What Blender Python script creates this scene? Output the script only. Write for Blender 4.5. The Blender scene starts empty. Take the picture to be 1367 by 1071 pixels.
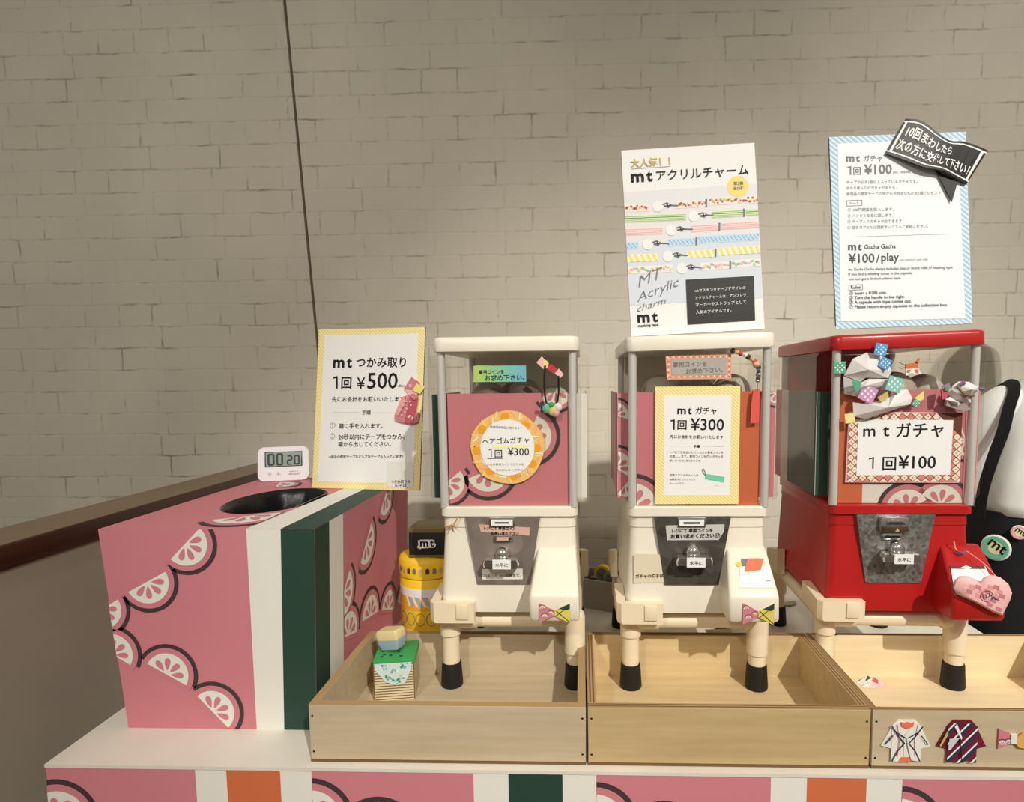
import bpy, bmesh, math, random
from mathutils import Vector, Matrix
random.seed(7)
PI = math.pi
sc = bpy.context.scene
COL = sc.collection

# ------------------------------------------------------------------ camera, light, exposure
cam = bpy.data.cameras.new('camera'); camo = bpy.data.objects.new('camera', cam); COL.objects.link(camo)
cam.sensor_width = 36.0
cam.lens = 790.07 / 1367 * 36
cam.shift_x = (683.5 - 750.0) / 1367
cam.shift_y = (579.0 - 535.5) / 1367
cam.clip_start = 0.02
M = Matrix(((0.999422, 0.006069, 0.033435), (0.032759, 0.089457, -0.995452), (-0.009033, 0.995972, 0.089206)))
camo.matrix_world = Matrix.Translation((0, 0, 1.35)) @ M.to_4x4()
sc.camera = camo

sc.view_settings.view_transform = 'Standard'
sc.view_settings.look = 'None'
sc.view_settings.gamma = 1.0
sc.view_settings.use_curve_mapping = False
sc.view_settings.exposure = 0.0

def lin(c):
    r = []
    for v in c:
        v = v / 255
        r.append(v / 12.92 if v <= 0.04045 else ((v + 0.055) / 1.055) ** 2.4)
    return (*r, 1)

w = bpy.data.worlds.new('room_ambience'); sc.world = w; w.use_nodes = True
nt = w.node_tree; bg = nt.nodes['Background']
tc = nt.nodes.new('ShaderNodeTexCoord'); sx = nt.nodes.new('ShaderNodeSeparateXYZ')
cr = nt.nodes.new('ShaderNodeValToRGB'); mr = nt.nodes.new('ShaderNodeMapRange')
nt.links.new(tc.outputs['Generated'], sx.inputs[0]); nt.links.new(sx.outputs['Z'], mr.inputs[0])
mr.inputs[1].default_value = -1; mr.inputs[2].default_value = 1
nt.links.new(mr.outputs[0], cr.inputs[0])
cr.color_ramp.elements[0].color = (.20, .17, .14, 1); cr.color_ramp.elements[0].position = .25
cr.color_ramp.elements[1].color = (.62, .56, .47, 1); cr.color_ramp.elements[1].position = .95
e = cr.color_ramp.elements.new(.5); e.color = (.34, .30, .25, 1)
nt.links.new(cr.outputs[0], bg.inputs[0]); bg.inputs[1].default_value = 0.66

def spot(name, loc, tgt, power, size, blend, color, radius=.045):
    l = bpy.data.lights.new(name, 'SPOT'); o = bpy.data.objects.new(name, l); COL.objects.link(o)
    l.energy = power; l.spot_size = math.radians(size); l.spot_blend = blend; l.color = color; l.shadow_soft_size = radius
    o.location = loc
    o.rotation_euler = (Vector(tgt) - Vector(loc)).to_track_quat('-Z', 'Y').to_euler()
    return o
WARM = (1, .95, .865)
spot('track_spotlight_key', (2.70, -4.20, 5.60), (.58, .93, .90), 1900, 26.5, 1.0, WARM, .06)
spot('track_spotlight_wall', (1.95, -.3, 2.9), (1.32, 1.9, 1.5), 92, 68, 1.0, WARM, .05)
spot('track_spotlight_left', (-.75, -1.15, 2.6), (-1.15, 1.6, 1.1), 84, 96, 1.0, WARM, .06)

# ------------------------------------------------------------------ materials
MATS = {}
def mat(name, c, rough=.6, metal=0, spec=.4, noise=0, nscale=20, bump=0, coat=0):
    if name in MATS: return MATS[name]
    m = bpy.data.materials.new(name); m.use_nodes = True
    t = m.node_tree; b = t.nodes['Principled BSDF']
    col = lin(c)
    b.inputs['Base Color'].default_value = col
    b.inputs['Roughness'].default_value = rough
    b.inputs['Metallic'].default_value = metal
    b.inputs['Specular IOR Level'].default_value = spec
    b.inputs['Coat Weight'].default_value = coat
    if noise or bump:
        tc = t.nodes.new('ShaderNodeTexCoord'); n = t.nodes.new('ShaderNodeTexNoise')
        n.inputs['Scale'].default_value = nscale; n.inputs['Detail'].default_value = 5
        t.links.new(tc.outputs['Object'], n.inputs['Vector'])
        if noise:
            r = t.nodes.new('ShaderNodeValToRGB')
            r.color_ramp.elements[0].position = .3; r.color_ramp.elements[1].position = .7
            r.color_ramp.elements[0].color = tuple(v * (1 - noise) for v in col[:3]) + (1,)
            r.color_ramp.elements[1].color = tuple(min(1, v * (1 + noise * .6)) for v in col[:3]) + (1,)
            t.links.new(n.outputs['Fac'], r.inputs[0]); t.links.new(r.outputs[0], b.inputs['Base Color'])
        if bump:
            bn = t.nodes.new('ShaderNodeBump'); bn.inputs['Strength'].default_value = bump; bn.inputs['Distance'].default_value = .002
            t.links.new(n.outputs['Fac'], bn.inputs['Height']); t.links.new(bn.outputs[0], b.inputs['Normal'])
    MATS[name] = m
    return m

def mat_wood(name, c0, c1, axis='X', scale=6, rough=.55):
    m = bpy.data.materials.new(name); m.use_nodes = True; MATS[name] = m
    t = m.node_tree; b = t.nodes['Principled BSDF']; b.inputs['Roughness'].default_value = rough; b.inputs['Specular IOR Level'].default_value = .3
    tc = t.nodes.new('ShaderNodeTexCoord'); mp = t.nodes.new('ShaderNodeMapping'); n = t.nodes.new('ShaderNodeTexNoise'); r = t.nodes.new('ShaderNodeValToRGB')
    s = {'X': (1, 14, 14), 'Y': (14, 1, 14), 'Z': (14, 14, 1)}[axis]
    mp.inputs['Scale'].default_value = s
    n.inputs['Scale'].default_value = scale; n.inputs['Detail'].default_value = 7; n.inputs['Roughness'].default_value = .6
    r.color_ramp.elements[0].color = lin(c0); r.color_ramp.elements[1].color = lin(c1)
    r.color_ramp.elements[0].position = .3; r.color_ramp.elements[1].position = .72
    t.links.new(tc.outputs['Object'], mp.inputs[0]); t.links.new(mp.outputs[0], n.inputs['Vector'])
    t.links.new(n.outputs['Fac'], r.inputs[0]); t.links.new(r.outputs[0], b.inputs['Base Color'])
    return m

def mat_clear(name, tint=(.985, .98, .965), refl=.06):
    m = bpy.data.materials.new(name); m.use_nodes = True; MATS[name] = m
    t = m.node_tree; t.nodes.clear()
    o = t.nodes.new('ShaderNodeOutputMaterial'); mx = t.nodes.new('ShaderNodeMixShader')
    tr = t.nodes.new('ShaderNodeBsdfTransparent'); gl = t.nodes.new('ShaderNodeBsdfGlossy'); fr = t.nodes.new('ShaderNodeFresnel')
    tr.inputs[0].default_value = (*tint, 1); gl.inputs['Roughness'].default_value = .03; gl.inputs[0].default_value = (1, 1, 1, 1)
    fr.inputs[0].default_value = 1.35
    mn = t.nodes.new('ShaderNodeMath'); mn.operation = 'MINIMUM'; mn.inputs[1].default_value = .16
    t.links.new(fr.outputs[0], mn.inputs[0]); t.links.new(mn.outputs[0], mx.inputs[0]); t.links.new(tr.outputs[0], mx.inputs[1]); t.links.new(gl.outputs[0], mx.inputs[2])
    t.links.new(mx.outputs[0], o.inputs[0])
    return m

def mat_galv(name, c0, c1, scale=190, rough=.42, metal=.75):
    m = bpy.data.materials.new(name); m.use_nodes = True; MATS[name] = m
    t = m.node_tree; b = t.nodes['Principled BSDF']; b.inputs['Metallic'].default_value = metal; b.inputs['Roughness'].default_value = rough
    tc = t.nodes.new('ShaderNodeTexCoord'); v = t.nodes.new('ShaderNodeTexVoronoi'); r = t.nodes.new('ShaderNodeValToRGB')
    n = t.nodes.new('ShaderNodeTexNoise'); n.inputs['Scale'].default_value = 30; n.inputs['Detail'].default_value = 5
    mx = t.nodes.new('ShaderNodeMixRGB'); mx.inputs[0].default_value = .5
    v.inputs['Scale'].default_value = scale
    r.color_ramp.elements[0].color = lin(c0); r.color_ramp.elements[1].color = lin(c1); r.color_ramp.elements[0].position = .25; r.color_ramp.elements[1].position = .75
    t.links.new(tc.outputs['Object'], v.inputs['Vector']); t.links.new(tc.outputs['Object'], n.inputs['Vector'])
    t.links.new(v.outputs['Color'], mx.inputs[1]); t.links.new(n.outputs['Fac'], mx.inputs[2])
    t.links.new(mx.outputs[0], r.inputs[0]); t.links.new(r.outputs[0], b.inputs['Base Color'])
    return m

def mat_brick(name):
    m = bpy.data.materials.new(name); m.use_nodes = True; MATS[name] = m
    t = m.node_tree; b = t.nodes['Principled BSDF']; b.inputs['Roughness'].default_value = .62; b.inputs['Specular IOR Level'].default_value = .25
    N = t.nodes.new; L = t.links.new
    tc = N('ShaderNodeTexCoord'); sp = N('ShaderNodeSeparateXYZ'); cb = N('ShaderNodeCombineXYZ')
    L(tc.outputs['Object'], sp.inputs[0]); L(sp.outputs['X'], cb.inputs['X']); L(sp.outputs['Z'], cb.inputs['Y'])
    wob = N('ShaderNodeTexNoise'); wob.inputs['Scale'].default_value = 9; wob.inputs['Detail'].default_value = 3
    L(tc.outputs['Object'], wob.inputs['Vector'])
    ms = N('ShaderNodeVectorMath'); ms.operation = 'MULTIPLY_ADD'; ms.inputs[1].default_value = (.013, .011, 0)
    L(wob.outputs['Color'], ms.inputs[0]); L(cb.outputs[0], ms.inputs[2])
    fr_ = N('ShaderNodeTexNoise'); fr_.inputs['Scale'].default_value = 38; fr_.inputs['Detail'].default_value = 3; L(tc.outputs['Object'], fr_.inputs['Vector'])
    ms2 = N('ShaderNodeVectorMath'); ms2.operation = 'MULTIPLY_ADD'; ms2.inputs[1].default_value = (.006, .005, 0); L(fr_.outputs['Color'], ms2.inputs[0]); L(ms.outputs[0], ms2.inputs[2])
    br = N('ShaderNodeTexBrick'); br.offset = .25; br.offset_frequency = 2; br.squash = .5; br.squash_frequency = 2
    br.inputs['Scale'].default_value = 1; br.inputs['Brick Width'].default_value = .225; br.inputs['Row Height'].default_value = .0702
    br.inputs['Mortar Size'].default_value = .0050; br.inputs['Mortar Smooth'].default_value = 1.0
    br.inputs['Color1'].default_value = (.25, .25, .25, 1); br.inputs['Color2'].default_value = (.75, .75, .75, 1)
    L(ms2.outputs[0], br.inputs['Vector'])
    patch = N('ShaderNodeTexNoise'); patch.inputs['Scale'].default_value = 8.5; patch.inputs['Detail'].default_value = 4; patch.inputs['Roughness'].default_value = .7
    L(tc.outputs['Object'], patch.inputs['Vector'])
    pr = N('ShaderNodeMapRange'); pr.inputs[1].default_value = .48; pr.inputs[2].default_value = .70; pr.inputs[3].default_value = .03; pr.inputs[4].default_value = .75
    L(patch.outputs['Fac'], pr.inputs[0])
    mu = N('ShaderNodeMath'); mu.operation = 'MULTIPLY'; L(br.outputs['Fac'], mu.inputs[0]); L(pr.outputs[0], mu.inputs[1])
    big = N('ShaderNodeTexNoise'); big.inputs['Scale'].default_value = 2.2; big.inputs['Detail'].default_value = 6
    L(tc.outputs['Object'], big.inputs['Vector'])
    base = N('ShaderNodeValToRGB'); base.color_ramp.elements[0].color = lin((208, 202, 187)); base.color_ramp.elements[1].color = lin((219, 213, 198))
    base.color_ramp.elements[0].position = .35; base.color_ramp.elements[1].position = .65
    L(big.outputs['Fac'], base.inputs[0])
    mx = N('ShaderNodeMixRGB'); mx.inputs[2].default_value = lin((112, 100, 82)); L(mu.outputs[0], mx.inputs[0]); L(base.outputs[0], mx.inputs[1])
    L(mx.outputs[0], b.inputs['Base Color'])
    # relief: joints sink, each brick stands a little differently, paint texture
    inv = N('ShaderNodeMath'); inv.operation = 'SUBTRACT'; inv.inputs[0].default_value = 1; L(br.outputs['Fac'], inv.inputs[1])
    fine = N('ShaderNodeTexNoise'); fine.inputs['Scale'].default_value = 70; fine.inputs['Detail'].default_value = 4; L(tc.outputs['Object'], fine.inputs['Vector'])
    a1 = N('ShaderNodeMath'); a1.operation = 'MULTIPLY_ADD'; a1.inputs[1].default_value = .35; L(fine.outputs['Fac'], a1.inputs[0]); L(inv.outputs[0], a1.inputs[2])
    a2 = N('ShaderNodeMath'); a2.operation = 'MULTIPLY_ADD'; a2.inputs[1].default_value = .5; L(wob.outputs['Fac'], a2.inputs[0]); L(a1.outputs[0], a2.inputs[2])
    bp = N('ShaderNodeBump'); bp.inputs['Strength'].default_value = .22; bp.inputs['Distance'].default_value = .0025
    L(a2.outputs[0], bp.inputs['Height']); L(bp.outputs[0], b.inputs['Normal'])
    return m

BRICK = mat_brick('painted_brick')
GROUT = mat('wall_joint_dark', (112, 100, 82), .9)
PLASTER = mat('parapet_plaster', (186, 177, 162), .8, noise=.06, nscale=6)
RAILW = mat_wood('rail_dark_wood', (66, 36, 24), (88, 48, 31), 'Y', 4, .3)
FLOORM = mat('floor_grey', (120, 110, 98), .6, noise=.12, nscale=3)
WHITE = mat('white_paper', (231, 229, 220), .7, spec=.25)
WHITE2 = mat('white_card', (240, 240, 238), .65, spec=.25)
IVORY = mat('white_tabletop', (225, 220, 208), .45, noise=.06, nscale=9)
PINK = mat('pink_paper', (206, 128, 138), .6, spec=.3)
PINKD = mat('deep_pink', (188, 84, 98), .6)
PALE = mat('pale_pink', (240, 188, 188), .6)
OUTL = mat('citrus_outline', (66, 54, 56), .6)
GREEN = mat('dark_green_paper', (40, 68, 56), .6, spec=.3)
ORANGE = mat('orange_paper', (208, 112, 72), .6, spec=.3)
YELLOW = mat('yellow_print', (242, 220, 128), .6)
YELLOW2 = mat('light_yellow_print', (250, 240, 190), .6)
YEL = mat('strong_yellow', (244, 200, 40), .5)
GOLD = mat('gold_ink', (196, 176, 106), .5)
INK = mat('black_ink', (28, 27, 28), .6, spec=.2)
GREY = mat('grey_ink', (120, 120, 122), .6)
LGREY = mat('light_grey_ink', (206, 208, 212), .6)
PBLUE = mat('pale_blue_print', (196, 220, 240), .6)
MBLUE = mat('mid_blue_print', (120, 186, 226), .6)
PGREEN = mat('pale_green_print', (176, 205, 130), .6)
MINT = mat('mint_print', (122, 204, 172), .5)
LGREEN = mat('leaf_green', (60, 158, 84), .6)
RED = mat('red_ink', (196, 50, 66), .5)
PURPLE = mat('purple_print', (160, 120, 170), .6)
WINE = mat('wine_red_paper', (110, 24, 44), .6)
NAVY = mat('navy_ink', (44, 48, 76), .6)
BLACKCARD = mat('black_card', (34, 32, 32), .5)
CREAM = mat('cream_plastic', (238, 231, 214), .32, spec=.5, noise=.03, nscale=8)
PIPE = mat('ivory_pipe', (236, 220, 190), .42, spec=.45)
REDP = mat('red_plastic', (180, 30, 30), .28, spec=.5)
RUBBER = mat('black_rubber', (24, 23, 23), .6)
CHROME = mat('chrome', (226, 226, 224), .14, 1)
STEEL = mat('post_steel', (228, 226, 220), .30, .45)
BLACKP = mat('black_plastic', (22, 22, 24), .45)
CLEAR = mat_clear('clear_acrylic')
BAGC = mat_clear('clear_bag', (.97, .965, .95))
GALV = mat_galv('galvanized_plate', (110, 110, 106), (176, 174, 168))
GALVD = mat_galv('dark_steel_plate', (62, 58, 53), (98, 93, 86), 60, .5, .4)
TAUPE = mat_galv('taupe_plate', (118, 106, 100), (144, 132, 124), 40, .5, .3)
PLYL = mat_wood('plywood_pale', (186, 168, 138), (204, 187, 157), 'X', 5)
PLYW = mat_wood('plywood_warm_dim', (182, 156, 112), (202, 177, 132), 'X', 5)  # middle tray front, coloured darker for the dimmer light on it
PLYI = mat_wood('plywood_light', (228, 208, 168), (242, 224, 186), 'X', 5)  # right tray's pale inside, brightened for the light reaching in
PLYWI = mat_wood('plywood_warm_lit', (204, 178, 132), (222, 199, 154), 'X', 5)  # same warm plywood, lightened for the brighter light inside the tray
PLYD = mat('ply_edge_dark', (112, 84, 52), .7)
WOODE = mat('ply_edge', (172, 142, 98), .7)
TIMERP = mat('timer_plastic', (242, 240, 244), .3)
LCD = mat('timer_lcd', (150, 168, 158), .25)
LCDD = mat('timer_bezel', (70, 74, 76), .3)
LCDK = mat('lcd_segment', (30, 34, 40), .4)
BAGK = mat('black_bag', (7, 7, 9), .35, bump=.6, nscale=40)
PEARL = mat('pearl_paper', (226, 222, 220), .35, noise=.08, nscale=50)
SHIRT = mat('white_cotton', (230, 232, 228), .85, noise=.05, nscale=12, bump=1.0)
APRON = mat('black_cotton', (20, 20, 23), .85, noise=.2, nscale=30)
SKIN = mat('skin', (222, 178, 152), .5)
HAIR = mat('dark_hair', (34, 26, 22), .45)
TROUS = mat('dark_trousers', (38, 38, 44), .85)
KRAFT = mat('kraft_string', (200, 160, 110), .8)
CAPS = mat('capsule_grey', (186, 178, 162), .35)
CAPSD = mat('capsule_dark', (110, 98, 86), .4)
OLIVE = mat('gold_card', (120, 104, 62), .45)
GREYBOX = mat('grey_card', (168, 164, 156), .75)

# ------------------------------------------------------------------ mesh helpers
class MB:
    def __init__(s): s.v = []; s.f = []; s.mi = []; s.mats = []
    def m(s, mt):
        if mt not in s.mats: s.mats.append(mt)
        return s.mats.index(mt)
    def face(s, pts, mt):
        b = len(s.v); s.v += [tuple(p) for p in pts]; s.f.append(list(range(b, b + len(pts)))); s.mi.append(s.m(mt))
    def raw(s, vs, fs, mt):
        b = len(s.v); s.v += [tuple(p) for p in vs]; k = s.m(mt)
        for f in fs: s.f.append([b + i for i in f]); s.mi.append(k)
    def box(s, x0, x1, y0, y1, z0, z1, mt, bev=0, seg=2):
        bm = bmesh.new(); bmesh.ops.create_cube(bm, size=1)
        for v in bm.verts:
            v.co = Vector(((x0 + x1) / 2 + v.co.x * (x1 - x0), (y0 + y1) / 2 + v.co.y * (y1 - y0), (z0 + z1) / 2 + v.co.z * (z1 - z0)))
        if bev: bmesh.ops.bevel(bm, geom=bm.edges[:], offset=bev, segments=seg, profile=.5, affect='EDGES')
        s.raw([v.co for v in bm.verts], [[v.index for v in f.verts] for f in bm.faces], mt) if not bev else s._bm(bm, mt)
        bm.free()
    def _bm(s, bm, mt):
        bm.verts.index_update()
        s.raw([v.co.copy() for v in bm.verts], [[v.index for v in f.verts] for f in bm.faces], mt)
    def loft(s, rings, mt, cap0=True, cap1=True):
        n = len(rings[0]); vs = [p for r in rings for p in r]; fs = []
        for i in range(len(rings) - 1):
            for j in range(n):
                a = i * n + j; b = i * n + (j + 1) % n
                fs.append([a, b, b + n, a + n])
        if cap0: fs.append(list(range(n))[::-1])
        if cap1: fs.append([(len(rings) - 1) * n + j for j in range(n)])
        s.raw(vs, fs, mt)
    def tube(s, path, r, mt, n=12, closed=False):
        path = [Vector(p) for p in path]; rs = r if isinstance(r, (list, tuple)) else [r] * len(path)
        rings = []; up = None
        for i, p in enumerate(path):
            if closed: t = path[(i + 1) % len(path)] - path[i - 1]
            else: t = path[min(i + 1, len(path) - 1)] - path[max(i - 1, 0)]
            t.normalize()
            if up is None:
                up = Vector((0, 0, 1)) if abs(t.z) < .9 else Vector((1, 0, 0))
            a = t.cross(up); a.normalize(); up = a.cross(t); up.normalize()
            rings.append([p + (a * math.cos(2 * PI * k / n) + up * math.sin(2 * PI * k / n)) * rs[i] for k in range(n)])
        if closed: rings.append(rings[0]); s.loft(rings, mt, False, False)
        else: s.loft(rings, mt)
    def cyl(s, p0, p1, r0, mt, r1=None, n=20):
        s.tube([p0, p1], [r0, r0 if r1 is None else r1], mt, n)
    def lathe(s, c, prof, mt, n=28, axis='Z'):
        rings = []
        for r, h in prof:
            ring = []
            for k in range(n):
                a = 2 * PI * k / n; p = (r * math.cos(a), r * math.sin(a), h)
                if axis == 'Y': p = (p[0], p[2], p[1])
                ring.append((c[0] + p[0], c[1] + p[1], c[2] + p[2]))
            rings.append(ring)
        s.loft(rings, mt)
    def sphere(s, c, r, mt, nu=20, nv=12):
        rr = r if isinstance(r, (tuple, list)) else (r, r, r)
        rings = []
        for i in range(nv + 1):
            t = PI * i / nv; q = max(math.sin(t), .002)
            rings.append([(c[0] + rr[0] * q * math.cos(2 * PI * k / nu), c[1] + rr[1] * q * math.sin(2 * PI * k / nu), c[2] - rr[2] * math.cos(t)) for k in range(nu)])
        s.loft(rings, mt)
    def prism(s, pts, fr, d, mt, side=None):
        """polygon in a frame (O,u,v,n), from 0 to d along n"""
        O, u, v, n = fr; k = len(pts)
        a = [O + u * p[0] + v * p[1] for p in pts]; b = [q + n * d for q in a]
        s.raw(b, [list(range(k))], mt)
        s.raw(a, [list(range(k))[::-1]], side or mt)
        s.raw(a + b, [[i, (i + 1) % k, k + (i + 1) % k, k + i] for i in range(k)], side or mt)
    def build(s, name, parent=None, loc=(0, 0, 0), rot=(0, 0, 0), sharp=38, smooth=True):
        me = bpy.data.meshes.new(name); me.from_pydata(s.v, [], s.f)
        for mt in s.mats: me.materials.append(mt)
        me.polygons.foreach_set('material_index', s.mi)
        me.polygons.foreach_set('use_smooth', [smooth] * len(s.f))
        me.update()
        if smooth: me.set_sharp_from_angle(angle=math.radians(sharp))
        o = bpy.data.objects.new(name, me); COL.objects.link(o)
        o.location = loc; o.rotation_euler = rot
        if parent is not None: o.parent = parent
        return o

def rrect(x0, x1, y0, y1, z, r, n=5):
    out = []
    for cx, cy, a0 in ((x1 - r, y1 - r, 0), (x0 + r, y1 - r, PI / 2), (x0 + r, y0 + r, PI), (x1 - r, y0 + r, 1.5 * PI)):
        for k in range(n + 1):
            a = a0 + PI / 2 * k / n; out.append((cx + r * math.cos(a), cy + r * math.sin(a), z))
    return out

def tag(o, label, cat=None, group=None, kind=None):
    if label: o['label'] = label
    if cat: o['category'] = cat
    if group: o['group'] = group
    if kind: o['kind'] = kind
    return o
def thing(name, loc, rotz, label, cat, group=None):
    o = bpy.data.objects.new(name, None); COL.objects.link(o); o.empty_display_size = .05
    o.location = loc; o.rotation_euler = (0, 0, rotz)
    return tag(o, label, cat, group)
def struct(o, label):
    o['kind'] = 'structure'; o['label'] = label; o['category'] = 'setting'
    return o

# ------------------------------------------------------------------ print helper: flat layers on a face
_tc = {}
def text_mesh(s, bold=0, shear=0):
    key = (s, bold, shear)
    if key in _tc: return _tc[key]
    c = bpy.data.curves.new('t', 'FONT'); c.body = s; c.offset = bold; c.shear = shear; c.resolution_u = 2; c.space_line = 1.2
    o = bpy.data.objects.new('t', c); COL.objects.link(o)
    dg = bpy.context.evaluated_depsgraph_get(); ev = o.evaluated_get(dg); me = ev.to_mesh()
    vs = [(v.co.x, v.co.y) for v in me.vertices]; fs = [list(p.vertices) for p in me.polygons]
    ev.to_mesh_clear(); bpy.data.objects.remove(o); bpy.data.curves.remove(c)
    x0 = min(v[0] for v in vs); x1 = max(v[0] for v in vs)
    vs = [(v[0] - x0, v[1]) for v in vs]
    _tc[key] = (vs, fs, x1 - x0)
    return _tc[key]

def clip_convex(p, C):
    for i in range(len(C)):
        a0, a1 = C[i], C[(i + 1) % len(C)]; nx, ny = -(a1[1] - a0[1]), a1[0] - a0[0]; out = []
        for k in range(len(p)):
            a, b = p[k - 1], p[k]; da = (a[0] - a0[0]) * nx + (a[1] - a0[1]) * ny; db = (b[0] - a0[0]) * nx + (b[1] - a0[1]) * ny
            if (da >= 0) != (db >= 0):
                t = da / (da - db); out.append((a[0] + (b[0] - a[0]) * t, a[1] + (b[1] - a[1]) * t))
            if db >= 0: out.append(b)
        p = out
        if len(p) < 3: return []
    return p

def clip_poly(p, rect):
    if len(rect) and not isinstance(rect[0], (int, float)): return clip_convex(p, rect)
    x0, y0, x1, y1 = rect
    for ax, lim, sg in ((0, x0, 1), (0, x1, -1), (1, y0, 1), (1, y1, -1)):
        out = []
        for i in range(len(p)):
            a = p[i - 1]; b = p[i]; da = (a[ax] - lim) * sg; db = (b[ax] - lim) * sg
            if da >= 0 and db >= 0: out.append(b)
            elif da >= 0 or db >= 0:
                t = da / (da - db); q = (a[0] + (b[0] - a[0]) * t, a[1] + (b[1] - a[1]) * t)
                out.append(q)
                if db >= 0: out.append(b)
        p = out
        if len(p) < 3: return []
    return p

class Pr:
    """draws on a rectangle; 'quad' lays the sheet out in its own drawing units (corners TL,TR,BR,BL)"""
    def __init__(s, mb, O, u, v, w, h, quad=None, eps=.00022, rect=None):
        s.mb = mb; s.O = Vector(O); s.u = Vector(u).normalized(); s.v = Vector(v).normalized(); s.n = s.u.cross(s.v)
        s.w = w; s.h = h; s.eps = eps; s.rect = rect or (0, 0, w, h); s.q = quad
        if quad:
            TL, TR, BR, BL = [Vector(p) for p in quad]
            s.k = w / ((TR - TL).length * .5 + (BR - BL).length * .5)
    def P(s, p):
        if not s.q: return (p[0], p[1])
        TL, TR, BR, BL = s.q; a = b = .5
        for _ in range(8):   # inverse bilinear
            fx = TL[0] + a * (TR[0] - TL[0]) + b * (BL[0] - TL[0]) + a * b * (TL[0] - TR[0] - BL[0] + BR[0]) - p[0]
            fy = TL[1] + a * (TR[1] - TL[1]) + b * (BL[1] - TL[1]) + a * b * (TL[1] - TR[1] - BL[1] + BR[1]) - p[1]
            xa = TR[0] - TL[0] + b * (TL[0] - TR[0] - BL[0] + BR[0]); xb = BL[0] - TL[0] + a * (TL[0] - TR[0] - BL[0] + BR[0])
            ya = TR[1] - TL[1] + b * (TL[1] - TR[1] - BL[1] + BR[1]); yb = BL[1] - TL[1] + a * (TL[1] - TR[1] - BL[1] + BR[1])
            d = xa * yb - xb * ya; a -= (fx * yb - xb * fy) / d; b -= (xa * fy - fx * ya) / d
        return (a * s.w, (1 - b) * s.h)
    def put(s, pts, mt, layer, clip=True):
        if clip: pts = clip_poly(pts, s.rect)
        if len(pts) < 3: return
        ar = sum(pts[i - 1][0] * pts[i][1] - pts[i][0] * pts[i - 1][1] for i in range(len(pts)))
        if ar < 0: pts = pts[::-1]
        s.mb.face([s.O + s.u * p[0] + s.v * p[1] + s.n * (s.eps * layer) for p in pts], mt)
    def poly(s, pts, mt, layer=1): s.put([s.P(p) for p in pts], mt, layer)
    def bar(s, x0, y0, x1, y1, mt, layer=1): s.poly([(x0, y0), (x1, y0), (x1, y1), (x0, y1)], mt, layer)
    def disc(s, c, r, mt, layer=1, n=36, ry=None):
        c = s.P(c); k = s.k if s.q else 1; ry = ry or r
        s.put([(c[0] + r * k * math.cos(2 * PI * i / n), c[1] + ry * k * math.sin(2 * PI * i / n)) for i in range(n)], mt, layer)
    def line(s, pts, wd, mt, layer=1):
        k = s.k if s.q else 1; q = [s.P(p) for p in pts]; h = wd * k / 2
        for a, b in zip(q, q[1:]):
            d = Vector((b[0] - a[0], b[1] - a[1]))
            if d.length < 1e-7: continue
            d.normalize(); nx, ny = -d.y * h, d.x * h; ex, ey = d.x * h * .6, d.y * h * .6
            s.put([(a[0] + nx - ex, a[1] + ny - ey), (a[0] - nx - ex, a[1] - ny - ey), (b[0] - nx + ex, b[1] - ny + ey), (b[0] + nx + ex, b[1] + ny + ey)], mt, layer)
    def mt(s, x0, x1, y, mt, layer=5, hgt=None, slope=0):
        # the two bold letters, m and t, set wide
        w = x1 - x0
        s.text('m', x0, y, w * .60, mt, layer, .030, end=(x0 + w * .60, y + slope * w * .6), hs=.92)
        s.text('t', x0 + w * .71, y + slope * w * .71, w * .29, mt, layer, .030, end=(x1, y + slope * w), hs=1.0)
    def one(s, x, y, w, h, st, mt, layer=5):
        # a plain figure 1; h is measured along the sheet's upward drawing direction
        s.poly([(x + w - st, y), (x + w, y), (x + w, y + h), (x + w - st, y + h)], mt, layer)
        s.poly([(x, y + h * .80), (x, y + h * .80 + st * (1 if h > 0 else -1) * .8), (x + w - st * .5, y + h), (x + w - st * .5, y + h - st * (1 if h > 0 else -1) * 1.0)], mt, layer + .3)
    def text(s, t, x, y, wd, mt, layer=2, bold=0, shear=0, end=None, hs=1):
        """t from (x,y) on its baseline, fitted to width wd in drawing units; or up to the point 'end'"""
        vs, fs, W = text_mesh(t, bold, shear)
        a = Vector(s.P((x, y))); b = Vector(s.P(end if end else (x + wd, y)))
        d = b - a; L = d.length; d.normalize(); p = Vector((-d.y, d.x)); k = L / W
        pts = [a + d * (v[0] * k) + p * (v[1] * k * hs) for v in vs]
        s.mb.raw([s.O + s.u * q.x + s.v * q.y + s.n * (s.eps * layer) for q in pts], fs, mt)
    def stripes(s, step, wd, ang, mt, layer=1, inner=None):
        """diagonal stripes over the sheet, leaving the rectangle 'inner' to be covered by a later layer"""
        d = Vector((math.cos(ang), math.sin(ang))); n = Vector((-d.y, d.x)); D = s.w + s.h
        k = -D
        while k < D:
            c = n * k
            s.put([tuple(c - d * D * 2), tuple(c + d * D * 2), tuple(c + n * wd + d * D * 2), tuple(c + n * wd - d * D * 2)], mt, layer)
            k += step
    def half(s, c, R, ang, mt, layer, over=4, n=26):
        a0 = ang - PI / 2 - math.radians(over); a1 = ang + PI / 2 + math.radians(over)
        s.put([(c[0] + R * math.cos(a0 + (a1 - a0) * i / n), c[1] + R * math.sin(a0 + (a1 - a0) * i / n)) for i in range(n + 1)], mt, layer)
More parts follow.
